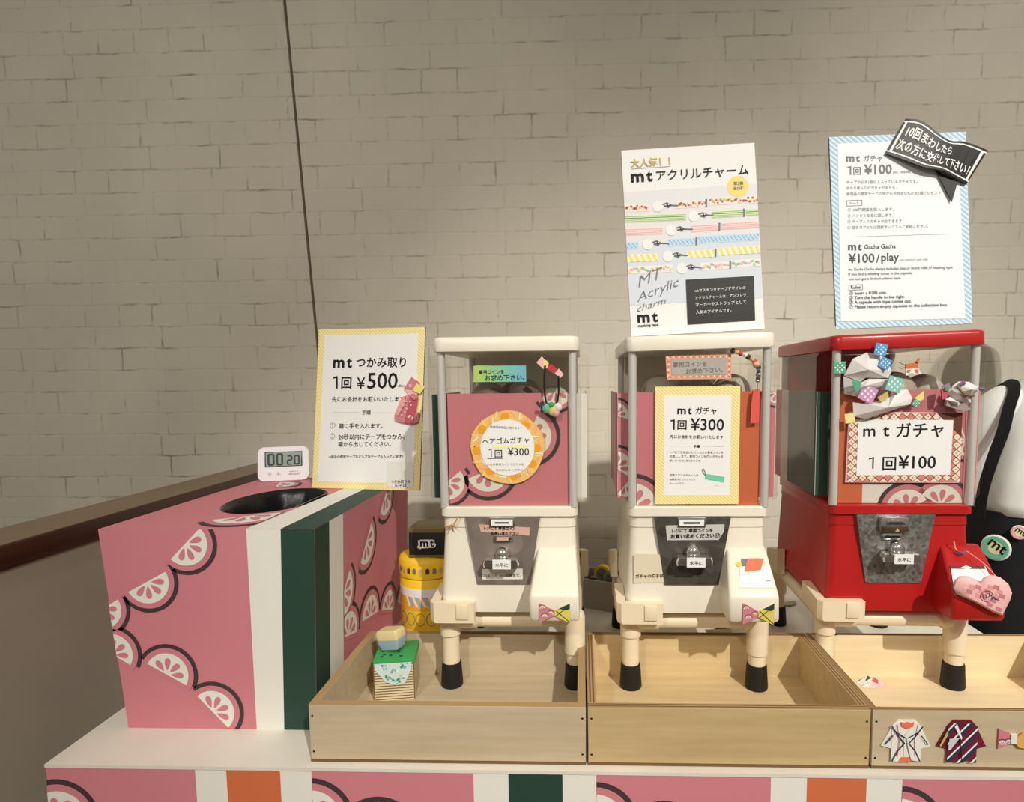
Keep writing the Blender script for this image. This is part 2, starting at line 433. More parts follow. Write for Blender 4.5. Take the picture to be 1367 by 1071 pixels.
    def citrus(s, items, ground=None, layer=1):
        """citrus slices (x, y, outer radius, direction of the round side in degrees) in metres on the sheet"""
        for x, y, R, a in items: s.half((x, y), R, math.radians(a), OUTL, layer, -3)
        for x, y, R, a in items: s.half((x, y), R * .87, math.radians(a), ground or PINK, layer + 1, 8)
        for x, y, R, a in items:
            A = math.radians(a); s.half((x, y), R * .70, A, WHITE, layer + 2, 0)
            for k in (-63, -22, 22, 63):
                B = A + math.radians(k); q = []
                c = (x + R * .35 * math.cos(B), y + R * .35 * math.sin(B))
                for i in range(14):
                    t = 2 * PI * i / 14; l = R * .20 * math.cos(t); ww = R * .085 * math.sin(t) * (1 + .55 * math.cos(t))
                    q.append((c[0] + l * math.cos(B) - ww * math.sin(B), c[1] + l * math.sin(B) + ww * math.cos(B)))
                s.put(q, PINK, layer + 3)

X = Vector((1, 0, 0)); Y = Vector((0, 1, 0)); Z = Vector((0, 0, 1))
def front(x, y, z): return (Vector((x, y, z)), X, Z, -Y)

# ------------------------------------------------------------------ setting
def prism_wall(name, pts, y0, y1, mt):
    mb = MB(); mb.prism(pts, (Vector((0, y0, 0)), X, Z, Y), y1 - y0, mt); return mb.build(name, smooth=False)
gx = lambda z: -.848 + (z - 1.45) * -.0513
struct(prism_wall('wall_back', [(gx(0) + .004, 0), (3.2, 0), (3.2, 3.1), (gx(3.1) + .004, 3.1)], 1.9, 2.05, BRICK), 'painted brick wall behind the machines')
struct(prism_wall('wall_back_left', [(-3.4, 0), (gx(0) - .005, 0), (gx(3.1) - .005, 3.1), (-3.4, 3.1)], 1.9, 2.05, BRICK), 'painted brick wall left of the dark joint')
struct(prism_wall('trim_1', [(gx(0) - .03, 0), (gx(0) + .03, 0), (gx(3.1) + .03, 3.1), (gx(3.1) - .03, 3.1)], 1.908, 1.95, GROUT), 'dark vertical joint in the brick wall') 
mb = MB(); mb.box(-3.4, 3.2, -2.6, 1.9, -.05, 0, FLOORM); struct(mb.build('floor'), 'grey floor under the display table')
mb = MB(); mb.box(-1.06, -.952, -2.2, 1.9, 0, 1.047, PLASTER); struct(mb.build('wall_left'), 'low plaster parapet left of the table')
mb = MB(); mb.box(-1.065, -.947, -2.2, 1.9, 1.047, 1.089, RAILW, .002); struct(mb.build('trim_2'), 'dark wood cap on the low parapet')
mb = MB(); mb.box(-1.063, -.949, -2.2, 1.899, 1.089, 1.0905, mat('rail_top_reflection', (128, 106, 82), .35, noise=.08, nscale=7)); struct(mb.build('trim_3'), 'top of the wood cap, lightened for reflected light')  # thin added layer, its lighter colour stands in for light reflected off the cap

# ------------------------------------------------------------------ display table
t = thing('display_table', (0, 0, 0), 0, 'white topped display table with a pink citrus striped paper front', 'table')
TX0, TX1 = -.785, .86
mb = MB()
top = [(TX0, .79), (TX1, .79), (TX1, 1.345), (.692, 1.345), (.692, 1.64), (TX0, 1.64)]
mb.prism(top, (Vector((0, 0, .795)), X, Y, Z), .005, IVORY)
mb.build('tabletop', t, smooth=False)
mb = MB(); mb.box(TX0 + .001, TX1 - .001, .7915, .802, 0.0, .795, WHITE)
pf = Pr(mb, (TX0 + .001, .7915, 0), X, Z, TX1 - TX0 - .002, .794)
ox = -TX0 - .001
def band(x0, x1, m): pf.put([(x0 + ox, 0), (x1 + ox, 0), (x1 + ox, .794), (x0 + ox, .794)], m, 1)
for x0, x1, m in ((-.785, -.562, PINK), (-.516, -.437, ORANGE), (-.391, -.157, PINK), (-.107, -.03, GREEN), (.018, .262, PINK), (.312, .394, ORANGE), (.443, .70, PINK), (.745, .82, GREEN)): band(x0, x1, m)
def chain(x0, x1, zs):
    old = pf.rect; pf.rect = (x0 + ox, 0, x1 + ox, .794); pf.citrus([(x + ox, z, .062, a) for x, z, a in zs], layer=2); pf.rect = old
for x0, x1 in ((-.391, -.157), (.018, .262), (.443, .70)):
    chain(x0, x1, [(x0 - .002, .722, 75), (x0 + .096, .695, 60), (x0 + .17, .62, 40)])
    chain(x0, x1, [(x0 + .03, .42, -80), (x0 + .13, .46, -60), (x0 + .2, .54, -40)])
chain(-.785, -.562, [(-.770, .715, 80), (-.675, .67, 55), (-.62, .60, 40)])
chain(-.785, -.562, [(-.74, .40, -80), (-.64, .45, -55)])
mb.build('front_panel', t)
mb = MB(); mb.box(TX0 + .001, TX0 + .011, .803, 1.638, 0, .795, WHITE); mb.build('side_panel', t)
mb = MB(); mb.box(TX1 - .011, TX1 - .001, .803, 1.344, 0, .795, WHITE); mb.build('side_panel', t)
for x, y in ((-.74, 1.58), (.64, 1.58), (.78, 1.29)):
    mb = MB(); mb.box(x, x + .04, y, y + .04, 0, .795, WHITE); mb.build('leg', t)

# ------------------------------------------------------------------ plywood trays
def tray(x0, x1, label, wf, wi, edge_dark, T=.012):
    t = thing('plywood_tray', ((x0 + x1) / 2, .93, .80), 0, label, 'tray', 'plywood trays under the machines')
    h = (x1 - x0) / 2; y0, y1, H = -.126, .127, .087
    e = .00025
    def rim(mb, xa, xb, ya, yb, along):
        d = PLYD if edge_dark else WOODE
        for k, m in enumerate((WOODE, d, WOODE, d, WOODE)):
            if along == 'x':
                a = ya + (yb - ya) * k / 5; b = ya + (yb - ya) * (k + 1) / 5; mb.face([(xa, a, H + e), (xb, a, H + e), (xb, b, H + e), (xa, b, H + e)], m)
            else:
                a = xa + (xb - xa) * k / 5; b = xa + (xb - xa) * (k + 1) / 5; mb.face([(a, ya, H + e), (b, ya, H + e), (b, yb, H + e), (a, yb, H + e)], m)
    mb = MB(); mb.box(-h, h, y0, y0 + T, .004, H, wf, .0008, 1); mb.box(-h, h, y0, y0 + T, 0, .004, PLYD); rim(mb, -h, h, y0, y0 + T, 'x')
    for sx in (-h + .005, h - .005):
        for z in (.016, .070):
            mb.lathe((sx, y0 - .0003, z), [(0.0002, 0), (.0016, 0), (.0016, .001), (.0002, .001)], BLACKP, 10, 'Y')
    mb.build('front_board', t)
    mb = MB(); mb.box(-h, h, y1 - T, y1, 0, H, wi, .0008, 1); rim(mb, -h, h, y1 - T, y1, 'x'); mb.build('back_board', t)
    for s in (-1, 1):
        xa, xb = (-h, -h + T) if s < 0 else (h - T, h)
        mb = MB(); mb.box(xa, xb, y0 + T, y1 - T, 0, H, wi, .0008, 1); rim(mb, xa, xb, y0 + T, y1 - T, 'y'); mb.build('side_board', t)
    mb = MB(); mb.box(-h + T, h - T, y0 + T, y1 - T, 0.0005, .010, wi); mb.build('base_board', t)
    return t
tray(-.397, .0035, 'pale plywood tray holding the striped craft box, leftmost of the three', PLYL, PLYL, False)
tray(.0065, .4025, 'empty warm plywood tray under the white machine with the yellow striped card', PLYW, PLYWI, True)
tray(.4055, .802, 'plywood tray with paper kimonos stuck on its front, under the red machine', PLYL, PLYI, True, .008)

# ------------------------------------------------------------------ capsule machines
def polka(p, c, r, bg, dot, layer=1, rot=0, n=4):
    pts = [(c[0] + r * math.cos(rot + PI / 2 * i + PI / 4), c[1] + r * math.sin(rot + PI / 2 * i + PI / 4)) for i in range(4)]
    p.put(pts, bg, layer)
    for i in range(3):
        for j in range(3):
            a = (i - 1) * r * .42; b = (j - 1) * r * .42
            x = c[0] + a * math.cos(rot) - b * math.sin(rot); y = c[1] + a * math.sin(rot) + b * math.cos(rot)
            p.put([(x + r * .12 * math.cos(k * PI / 4), y + r * .12 * math.sin(k * PI / 4)) for k in range(8)], dot, layer + 1)

def machine(cx, y, rot, label, body, plate, lidroll, cdx=0):
    t = thing('capsule_machine', (cx, y, .81), rot, label, 'vending machine', 'capsule machines on pipe legs')
    # base body
    mb = MB()
    R = lambda h, z, f=-.028, b=.272, r=.014: rrect(-h, h, f, b, z, r)
    mb.loft([R(.117, .1455), R(.1195, .148), R(.1195, .172), R(.1180, .175), R(.1180, .192, -.0275), R(.1125, .291, -.022, .27), R(.1135, .293, -.0235, .27), R(.1125, .3095, -.0235, .27),
             R(.1165, .3125, -.029), R(.1165, .326, -.029), R(.114, .3285, -.027)], body)
    mb.build('base_body', t, sharp=30)
    # lid
    mb = MB()
    Lr = lambda i, z: rrect(-.1215 + i, .1215 - i, -.036 + i, .284 - i, z, .016 - i * .5)
    mb.loft([Lr(.004, 0), Lr(.0005, .001), Lr(0, .003), Lr(.0004, .019), Lr(.002, .0232), Lr(.006, .0248), Lr(.03, .0252)], body)
    o = mb.build('lid', t, (0, 0, .588), (0, lidroll, 0), sharp=50)
    # posts
    for px, py in ((-.1095, -.022), (.1095, -.022), (-.1095, .262), (.1095, .262)):
        mb = MB(); mb.cyl((px, py, .327), (px, py, .5895), .0068, STEEL, n=18); mb.build('post', t)
    # clear panes
    mb = MB(); mb.box(-.1025, .1025, -.0225, -.0205, .3285, .588, CLEAR); mb.build('front_pane', t)
    for s in (-1, 1):
        mb = MB()
        prof = [(.1035, .336), (.132, .336), (.1365, .3405), (.1365, .576), (.132, .5835), (.1035, .5835)]
        th = .0016
        inn = [(.1035, .3376), (.1313, .3376), (.1349, .3412), (.1349, .5753), (.1313, .5819), (.1035, .5819)]
        pr = [(s * a, b) for a, b in prof]; pi = [(s * a, b) for a, b in inn]
        for ya, yb in ((-.004, .242),):
            for i in range(len(pr) - 1):
                a0, a1 = pr[i], pr[i + 1]; b0, b1 = pi[i], pi[i + 1]
                mb.face([(a0[0], ya, a0[1]), (a1[0], ya, a1[1]), (a1[0], yb, a1[1]), (a0[0], yb, a0[1])], CLEAR)
            for yy in (ya, yb): mb.face([(q[0], yy, q[1]) for q in pr], CLEAR)
        # bright polished rims
        for yy in (ya, yb): mb.tube([(q[0], yy, q[1]) for q in pr], .0009, BAGC, 6)
        mb.build('side_pane', t)
    mb = MB(); mb.box(-.1025, .1025, .258, .262, .3285, .588, body); mb.build('back_panel', t)
    # pipe frame
    for s in (-1, 1):
        for ly in (0, .283):
            z0 = 0 if ly == 0 else -.01
            big = (s > 0) == (ly == 0)
            mb = MB()
            mb.cyl((s * .11, ly, z0 + .03), (s * .11, ly, .128), .0148, PIPE, n=22)
            zb = .062 if big else .094
            mb.lathe((s * .11, ly, 0), [(.0152, zb), (.0180, zb + .0012), (.0180, .128), (.016, .135), (.010, .139), (.001, .14)], PIPE, 24)
            lg = mb.build('leg', t, sharp=45)
            mb = MB(); mb.lathe((s * .11, ly, z0), [(.0005, .0), (.0185, 0), (.0196, .003), (.0172, .040), (.0165, .043), (.0152, .0435)], RUBBER, 24)
            mb.build('rubber_foot', lg, sharp=45)
    for yy in (0, .283):
        mb = MB(); mb.cyl((-.11, yy, .121), (.11, yy, .121), .0125, PIPE, n=20)
        mb.cyl((-.11, yy, .121), (-.062, yy, .121), .0152, PIPE, n=20); mb.cyl((.11, yy, .121), (.085, yy, .121), .0152, PIPE, n=20)
        mb.build('cross_pipe', t, sharp=45)
    for s in (-1, 1):
        mb = MB(); mb.cyl((s * .11, 0, .121), (s * .11, .283, .121), .0125, PIPE, n=20); mb.build('side_pipe', t, sharp=45)
    # corner clips carrying the base
    for s in (-1, 1):
        for b in (0, 1):
            if s > 0 and not b: continue          # the chute takes this corner
            mb = MB(); yf, dy = (-.042, 1) if not b else (.286, -1)
            o1 = [(s * .0600, yf), (s * .1290, yf), (s * .1362, yf + dy * .0075), (s * .1362, yf + dy * .086), (s * .1208, yf + dy * .086), (s * .1208, yf + dy * .0145), (s * .0600, yf + dy * .0145)]
            if s * dy < 0: o1 = o1[::-1]
            lo = [(q[0], q[1], .131) for q in o1]; lo = [(q[0] * .985, q[1], .131) for q in o1]
            hi = []
            for q in o1:
                far = abs(q[1] - yf) > .05
                hi.append((q[0], q[1], (.186 if b else .172) if far else .166))
            mid = [(q[0], q[1], .136) for q in o1]
            mb.loft([lo, mid, hi], PIPE)
            if not b: mb.box(s * .080 - .0105, s * .080 + .0105, yf - .003, yf, .138, .164, PIPE, .0012)
            mb.box(s * .112 - .02, s * .112 + .02, min(yf + dy * .016, yf + dy * .06), max(yf + dy * .016, yf + dy * .06), .131, .1455, PIPE)
            mb.build('corner_clip', t, sharp=35)
    # chute
    mb = MB()
    secs = []
    for z, x0, x1, yf in ((.258, .050, .1125, -.0225), (.252, .048, .1135, -.033), (.205, .0400, .1172, -.078), (.198, .0388, .1178, -.0855), (.192, .0375, .118, -.0875), (.158, .0380, .1190, -.0865), (.153, .0395, .1182, -.083)):
        secs.append(rrect(x0 + cdx, x1 + cdx * 1.0, yf, -.012, z, min(.006, (-.012 - yf) * .4), 3))
    mb.loft(secs, body); mb.build('capsule_chute', t, sharp=40)
    # coin plate
    fr = front(0, -.0275, 0)
    pl = [(-.0735, .312), (.0535, .312), (.0345, .195), (-.0555, .195)]
    mb = MB(); O = Vector((0, -.0225, 0)); mb.prism(pl[::-1], (O, X, Z, -Y), .0075, plate); cp = mb.build('coin_plate', t, smooth=False)
    return t, cp

PY = -.0300   # front face of the coin plate
def knob(cp, z, tagtxt, tilt=0):
    mb = MB()
    mb.lathe((-.0105, PY - .001, z + .008), [(.0005, -.016), (.008, -.015), (.0115, -.011), (.0125, -.004), (.0135, .0015)], CHROME, 24, 'Y')
    k = mb.build('knob_boss', cp, sharp=60)
    mb = MB()
    ring = lambda y, s: [(-.0105 + a * s, PY + y, z + b * s) for a, b in ((-.029, -.0085), (.029, -.0085), (.030, -.002), (.027, .005), (-.027, .005), (-.030, -.002))]
    mb.loft([ring(-.004, .8), ring(-.012, 1), ring(-.026, 1), ring(-.029, .93)], CHROME)
    h = mb.build('turn_handle', cp, sharp=30)
    mb = MB(); mb.box(-.024, .006, PY - .0306, PY - .0298, z - .010, z + .006, WHITE2)
    p = Pr(mb, (-.024, PY - .0306, z - .010), X, Z, .030, .016); p.text('水平に', .0045, .0045, .021, INK, 2, .01)
    o = mb.build('paper_tag', cp); o.parent = h
    return h

def slot_label(cp, x0, x1, z0, z1):
    mb = MB(); mb.box(x0 - .003, x1 + .003, PY - .003, PY, z0 - .003, z1 + .003, CHROME, .001)
    mb.box(x0, x1, PY - .0042, PY - .003, z0, z1, WHITE2); mb.box(x0 + .0065, x1 - .0065, PY - .0046, PY - .0042, z0 + .0035, z1 - .0038, INK)
    return mb.build('coin_slot', cp)

def insert(t, draw, x0=-.1015, x1=.1015, z1=.5195):
    mb = MB(); mb.box(x0, x1, -.0180, -.0168, .3292, z1, WHITE)
    draw(Pr(mb, (x0, -.0180, .3292), X, Z, x1 - x0, z1 - .3292))
    return mb.build('printed_insert', t)
def side_sheet(t, s, bands, cit=None):
    mb = MB(); xa = s * .1318; mb.box(min(xa, xa + s * .001), max(xa, xa + s * .001), -.0005, .238, .339, .518, WHITE)
    # front edge fold facing the camera
    xf0, xf1 = (.1045, .1318); a, b = (-xf1, -xf0) if s < 0 else (xf0, xf1)
    mb.box(a, b, -.0015, -.0005, .339, .518, bands[0][2])
    if s < 0: p = Pr(mb, (xa - .001, .238, .339), -Y, Z, .2385, .179)
    else: p = Pr(mb, (xa + .001, -.0005, .339), Y, Z, .2385, .179)
    for q0, q1, m in bands:
        if s < 0: p.put([(.2385 - q1, 0), (.2385 - q0, 0), (.2385 - q0, .179), (.2385 - q1, .179)], m, 1)
        else: p.put([(q0, 0), (q1, 0), (q1, .179), (q0, .179)], m, 1)
    pf2 = Pr(mb, (a, -.0015, .339), X, Z, b - a, .179)
    if cit: pf2.citrus(cit)
    return mb.build('side_sheet', t)

# capsules seen through the windows: things of their own, lying on each other inside
def capsules(cx, y, spots, labels):
    for (x, yy, z, r, m), lb in zip(spots, labels):
        mb = MB(); mb.sphere((0, 0, 0), r, m, 24, 14); mb.lathe((0, 0, -.0012), [(r * .99, 0), (r * 1.03, .0002), (r * 1.03, .0022), (r * .99, .0024)], m, 24)
        o = mb.build('toy_capsule', None, (cx + x, y + yy, .81 + z)); tag(o, lb, 'capsule', 'capsules inside the machine windows')

# ---- machine with the round citrus sticker
m1, cp1 = machine(-.124, 1.008, 0, 'white capsule machine with a round orange rimmed price sticker, leftmost of three', CREAM, TAUPE, 0)
def d1(p):
    p.bar(0, 0, p.w, p.h, PINK, 1)
    p.citrus([(-.004, .040, .043, -50), (.066, .060, .052, -68), (.138, .118, .052, -20), (.182, .196, .040, -60)], layer=2)
insert(m1, d1)
side_sheet(m1, -1, [(0, .2385, GREEN)]); side_sheet(m1, 1, [(0, .2385, WHITE)])
# round sticker
mb = MB(); n = 48; RO = .062
fr = (Vector((-.0007, -.0226, .4287)), X, Z, -Y)
mb.prism([(RO * (1 + .018 * math.sin(5 * 2 * PI * i / n)) * math.cos(2 * PI * i / n), RO * (1 + .018 * math.sin(5 * 2 * PI * i / n + 1)) * math.sin(2 * PI * i / n)) for i in range(n)], fr, .0006, mat('sticker_rim', (240, 190, 110), .6))
p = Pr(mb, (-.0007, -.0232, .4287), X, Z, 1, 1, rect=(-.07, -.07, .07, .07))
rr = random.Random(3)
for i in range(46):
    a = 2 * PI * i / 46 + rr.uniform(-.05, .05); d = rr.uniform(.047, .058)
    if i % 6 == 0:
        p.put([(d * .92 * math.cos(a) + .008 * math.cos(q * PI / 6), d * .92 * math.sin(a) + .007 * math.sin(q * PI / 6)) for q in range(12)], mat('sticker_lemon', (236, 160, 36), .6), 2)
    else:
        c = (d * math.cos(a), d * math.sin(a)); e = rr.uniform(0, PI)
        p.line([(c[0] - .006 * math.cos(e), c[1] - .006 * math.sin(e)), (c[0] + .006 * math.cos(e), c[1] + .006 * math.sin(e))], .002, [WHITE2, mat('sticker_peach', (244, 166, 120), .6), YELLOW][i % 3], 1)
p.put([(.0455 * math.cos(2 * PI * i / 40), .0475 * math.sin(2 * PI * i / 40)) for i in range(40)], WHITE2, 4)
p.text('＼数量限定商品に限ります／', -.033, .034, .060, GREY, 6, end=(.026, .0305))
p.text('ヘアゴムガチャ', -.0415, .0065, .077, INK, 6, .012, end=(.037, .0085))
p.bar(-.024, .0000, .033, .0045, mat('highlighter', (244, 246, 160), .6), 5)
p.one(-.0315, -.0155, .0050, .0140, .0013, INK, 6); p.text('回', -.0215, -.0155, .0125, INK, 6, .012); p.bar(-.034, -.0185, -.008, -.0172, INK, 6); p.text('¥300', .0005, -.013, .036, INK, 6, .008)
p.text('これらの専用コインでガチャを', -.039, -.030, .066, GREY, 6); p.text('おたのしみください♪', -.020, -.0395, .048, GREY, 6)
mb.build('round_sticker', m1)
# blue green tape note
def note(t, name, pts, z_off, mts, lines, ink=INK, bold=.008, deco=None):
    mb = MB(); a = [Vector((q[0], z_off, q[1])) for q in pts]
    mb.prism(pts[::-1] if (pts[1][0] > pts[0][0]) else pts, (Vector((0, z_off, 0)), X, Z, -Y), .0004, mts[0])
    p = Pr(mb, (0, z_off - .0004, 0), X, Z, 1, 1, rect=(-1, -1, 1, 1))
    if deco: deco(p)
    for s, x, z, e in lines: p.text(s, x, z, 0, ink, 4, bold, end=e)
    return mb.build(name, t)
def tape_deco(p):
    cs = [(176, 206, 110), (160, 202, 128), (146, 200, 150), (130, 196, 170), (122, 192, 190), (116, 184, 204)]
    for i, c in enumerate(cs):
        x0 = -.055 + .0875 * i / 6; x1 = -.055 + .0875 * (i + 1) / 6; p.bar(x0, .5388, x1, .5655, mat('tape_hue_%d' % i, c, .5), 1)
note(m1, 'tape_note', [(-.0517, .5663), (.0303, .5642), (.0324, .5384), (-.0561, .5392)], -.0226, [mat('tape_hue_2', (146, 200, 150), .5)],
     [('専用コインを', -.046, .5525, (-.004, .5530)), ('お求め下さい。', -.036, .5415, (.030, .5420))], deco=tape_deco)
slot_label(cp1, -.0294, .0073, .2978, .3078)
note(cp1, 'tape_note', [(-.050, .299), (.036, .2935), (.035, .2795), (-.0475, .286)], PY - .0001, [mat('peach_tape', (214, 172, 156), .5)],
     [('レジにて 専用コイン', -.042, .2905, (.012, .2895)), ('お買い求め下さい', -.030, .2818, (.017, .2808))], bold=.02)
mb = MB(); mb.box(-.024, .006, PY - .008, PY, .272, .2825, CHROME, .002); mb.box(-.020, .000, PY - .0084, PY - .008, .2735, .279, mat('peach_tape', (214, 172, 156), .5)); mb.build('coin_return', cp1)
knob(cp1, .241, '水平に')
note(cp1, 'paper_note', [(-.047, .2215), (.0225, .2225), (.0225, .204), (-.047, .2035)], PY - .0001, [WHITE],
     [('つまったら、店員まで。', -.044, .2085, (.0195, .209))], ink=GREY, bold=.01)

def bow(t, name, x0, x1, z, h, left, right, y=-.0885):
    mb = MB(); xm = (x0 + x1) / 2
    mb.prism([(x0, z - h * .95), (xm, z - h * .25), (xm, z + h * .25), (x0, z + h)], (Vector((0, y, 0)), X, Z, -Y), .0012, left)
    mb.prism([(xm, z - h * .25), (x1, z - h), (x1, z + h), (xm, z + h * .25)], (Vector((0, y, 0)), X, Z, -Y), .0012, right)
    p = Pr(mb, (0, y - .0012, 0), X, Z, 1, 1, rect=(x0, z - h, xm, z + h))
    w = xm - x0
    p.citrus([(x0 + w * .35, z - h * .35, w * .26, 90), (x0 + w * .75, z - h * .05, w * .24, 60), (x0 + w * .2, z + h * .5, w * .25, 100)], left)
    p.rect = (xm, z - h, x1, z + h)
    p.poly([(x1, z + h), (xm + w * .25, z + h * .45), (x1 - w * .2, z + h * .3), (x1, z + h * .45)], GREEN, 1)
    p.line([(xm + w * .1, z + h * .25), (x1, z - h * .9)], w * .05, GREEN, 2); p.line([(xm + w * .1, z - h * .25), (x1, z + h * .8)], w * .05, GREEN, 2)
    mb.build(name, t, smooth=False)
LEMONP = mat('lemon_paper', (220, 204, 96), .55)
bow(m1, 'paper_bow', .0545, .1035, .1685, .0165, PINK, LEMONP)
# raffia knot on the upper left of the body
mb = MB(); mb.tube([(-.109, -.0262, .2935), (-.101, -.030, .2965), (-.094, -.031, .2985), (-.089, -.032, .305), (-.0845, -.031, .3135)], .0014, KRAFT, 6)
mb.tube([(-.096, -.030, .297), (-.100, -.031, .2905), (-.103, -.031, .288)], .001, KRAFT, 6); mb.tube([(-.094, -.031, .2985), (-.090, -.032, .293), (-.088, -.032, .2915)], .001, KRAFT, 6)
mb.sphere((-.0945, -.031, .2985), .003, KRAFT, 10, 6); mb.build('raffia_knot', m1)
capsules(-.124, 1.008, [(-.045, .07, .505, .034, CAPSD), (.022, .06, .512, .032, CAPSD), (.072, .09, .498, .033, CAPS), (-.005, .15, .505, .034, CAPSD)],
         ['dark capsule at left inside the machine with the round sticker', 'dark capsule under the green tape note of the leftmost machine', 'grey capsule behind the hanging hair tie', 'dark capsule at the back of the leftmost machine'])
# hair tie hanging on the pane
ht = thing('hair_tie', (-.124 + .077, 1.008 - .0245, .81 + .56), 0, 'black elastic hair tie in a clear bag taped to the leftmost machine window', 'hair tie')
mb = MB()
lp = [(-.0125, -.002, .005), (-.014, -.003, -.02), (-.0132, -.003, -.045), (-.009, -.003, -.060), (.002, -.003, -.063), (.0075, -.003, -.052), (.0095, -.003, -.035), (.0092, -.003, -.012)]
def spline(pts, k=6, closed=False):
    P_ = [Vector(p) for p in pts]; out = []; n = len(P_)
    for i in range(n if closed else n - 1):
        p0, p1, p2, p3 = (P_[(i - 1) % n] if closed or i > 0 else P_[0]), P_[i], P_[(i + 1) % n], (P_[(i + 2) % n] if closed or i + 2 < n else P_[-1])
        for j in range(k):
            s = j / k; out.append(.5 * ((2 * p1) + (-p0 + p2) * s + (2 * p0 - 5 * p1 + 4 * p2 - p3) * s * s + (-p0 + 3 * p1 - 3 * p2 + p3) * s ** 3))
    if not closed: out.append(P_[-1])
    return out
mb.tube(spline(lp), .0016, BLACKP, 8); mb.build('elastic_loop', ht)
mb = MB()
def quad(mb, pts, y, d, mt): mb.prism(pts if sum(pts[i - 1][0] * pts[i][1] - pts[i][0] * pts[i - 1][1] for i in range(len(pts))) > 0 else pts[::-1], (Vector((0, y, 0)), X, Z, -Y), d, mt)
quad(mb, [(-.027, .010), (-.018, .020), (-.006, .008), (-.014, -.002)], 0, .0006, PALE); quad(mb, [(-.016, .012), (-.009, .013), (-.007, .002), (-.014, -.001)], -.0007, .0004, YELLOW)
quad(mb, [(-.010, .000), (-.003, .008), (.008, -.002), (.001, -.008)], -.0012, .0006, RED); quad(mb, [(.003, -.008), (.010, .000), (.018, -.010), (.012, -.016)], -.001, .0006, PALE)
mb.build('tape_strip', ht)
mb = MB()
for k, (dx, dz, r, m) in enumerate(((-.010, -.066, .008, MINT), (.000, -.069, .009, YELLOW), (.008, -.064, .007, WHITE2), (-.003, -.061, .006, LGREEN), (.004, -.073, .007, PALE))):
    mb.sphere((dx, -.006, dz), (r, .005, r), m, 14, 8)
mb.build('fabric_ornament', ht)
mb = MB(); quad(mb, [(-.020, -.058), (.014, -.056), (.017, -.087), (-.004, -.086), (-.019, -.079)], -.012, .0005, BAGC); quad(mb, [(-.021, -.055), (-.014, -.054), (-.014, -.060), (-.022, -.061)], -.012, .0006, OUTL); mb.build('clear_bag', ht)

# ---- machine with the yellow striped card
m2, cp2 = machine(.194, 1.007, 0, 'white capsule machine with a yellow striped price card, middle of three', CREAM, GALVD, -.024)
def d2(p):
    p.bar(0, 0, .12, p.h, PINK, 1); p.bar(.12, 0, p.w, p.h, ORANGE, 1)
    p.rect = (0, 0, .12, p.h); p.citrus([(-.006, -.002, .056, 40), (.05, -.03, .05, 60)], layer=2)
insert(m2, d2)
side_sheet(m2, -1, [(0, .2385, PINK)], [(-.004, .142, .030, 70), (-.004, .052, .040, 55), (.012, .022, .03, -40)]); side_sheet(m2, 1, [(0, .2385, PINK)], [(.028, .178, .026, 230)])
# yellow striped card
def striped_card(mb, O, w, h, border, c1, c2, step, ang, inner, stripe_w=None):
    p = Pr(mb, O, X, Z, w, h); p.bar(0, 0, w, h, c1, 1); p.stripes(step, stripe_w or step * .5, ang, c2, 2)
    p.bar(border, border, w - border, h - border * 1.0, inner, 3); return p
mb = MB(); mb.box(-.0718, .0668, -.0237, -.0227, .3320, .5285, WHITE)
p = striped_card(mb, (-.0718, -.0237, .3320), .1386, .1965, .0145, YELLOW2, YELLOW, .0042, math.radians(-42), WHITE2)
p.q = [(304, 362), (785, 348), (783, 1008), (312, 1008)]; p.k = .1386 / 476
p.mt(430, 512, 507, INK); p.text('ガチャ', 533, 503, 120, INK, 5, .015)
p.one(392, 594, 25, -56, 9, INK); p.text('回', 432, 588, 52, INK, 5, .015); p.text('¥300', 505, 594, 190, INK, 5, .010)
p.text('先にお会計をお願いいたします', 390, 640, 302, INK, 5, .012)
p.line([(392, 683), (510, 683)], 2, LGREY, 5); p.line([(580, 683), (695, 683)], 2, LGREY, 5); p.text('手順', 525, 691, 37, INK, 5, .02)
for i, s in enumerate(('レジにてお支払いしていただき専用コインを', 'お渡しします。専用コインを使いガチャを', '回していただく形になります。')):
    p.text(s, 392, 723 + i * 23, (302, 302, 178)[i], GREY, 5, .012)
for i, s in enumerate(('複数アクリルチャームの', '絵柄をひとつカットした', 'チャームです。')):
    p.text(s, 393, 850 + i * 23, (162, 145, 84)[i], GREY, 5, .012)
p.poly([(594, 836), (702, 853), (700, 886), (592, 866)], MINT, 5); p.line([(592, 845), (580, 828), (576, 814), (584, 810), (592, 826), (596, 842)], 4, GREY, 6); p.text('※画像はイメージです', 645, 905, 60, LGREY, 5)
mb.build('price_card', m2)
# peach note with checked border
def peach(p):
    for i in range(22):
        for z in (.5445, .5765): p.bar(-.0535 + i * .0048, z - .0012, -.0513 + i * .0048, z + .0012, ORANGE if i % 2 else WHITE2, 1)
    for i in range(7):
        for x in (-.0505, .0482): p.bar(x - .0012, .546 + i * .0045, x + .0012, .548 + i * .0045, ORANGE if i % 2 else WHITE2, 1)
    p.poly([(-.046, .573), (.0435, .5755), (.0435, .5470), (-.0455, .5475)], mat('grey_vellum', (176, 172, 166), .6), 2)
note(m2, 'tape_note', [(-.0555, .579), (.0513, .5815), (.052, .5402), (-.0528, .5399)], -.0226, [mat('peach_check', (226, 160, 130), .6)],
     [('専用コインを', -.043, .5605, (.012, .562)), ('お求め下さい。', -.022, .5495, (.038, .552))], ink=GREY, bold=.015, deco=peach)
slot_label(cp2, -.0320, .0085, .2972, .3076)
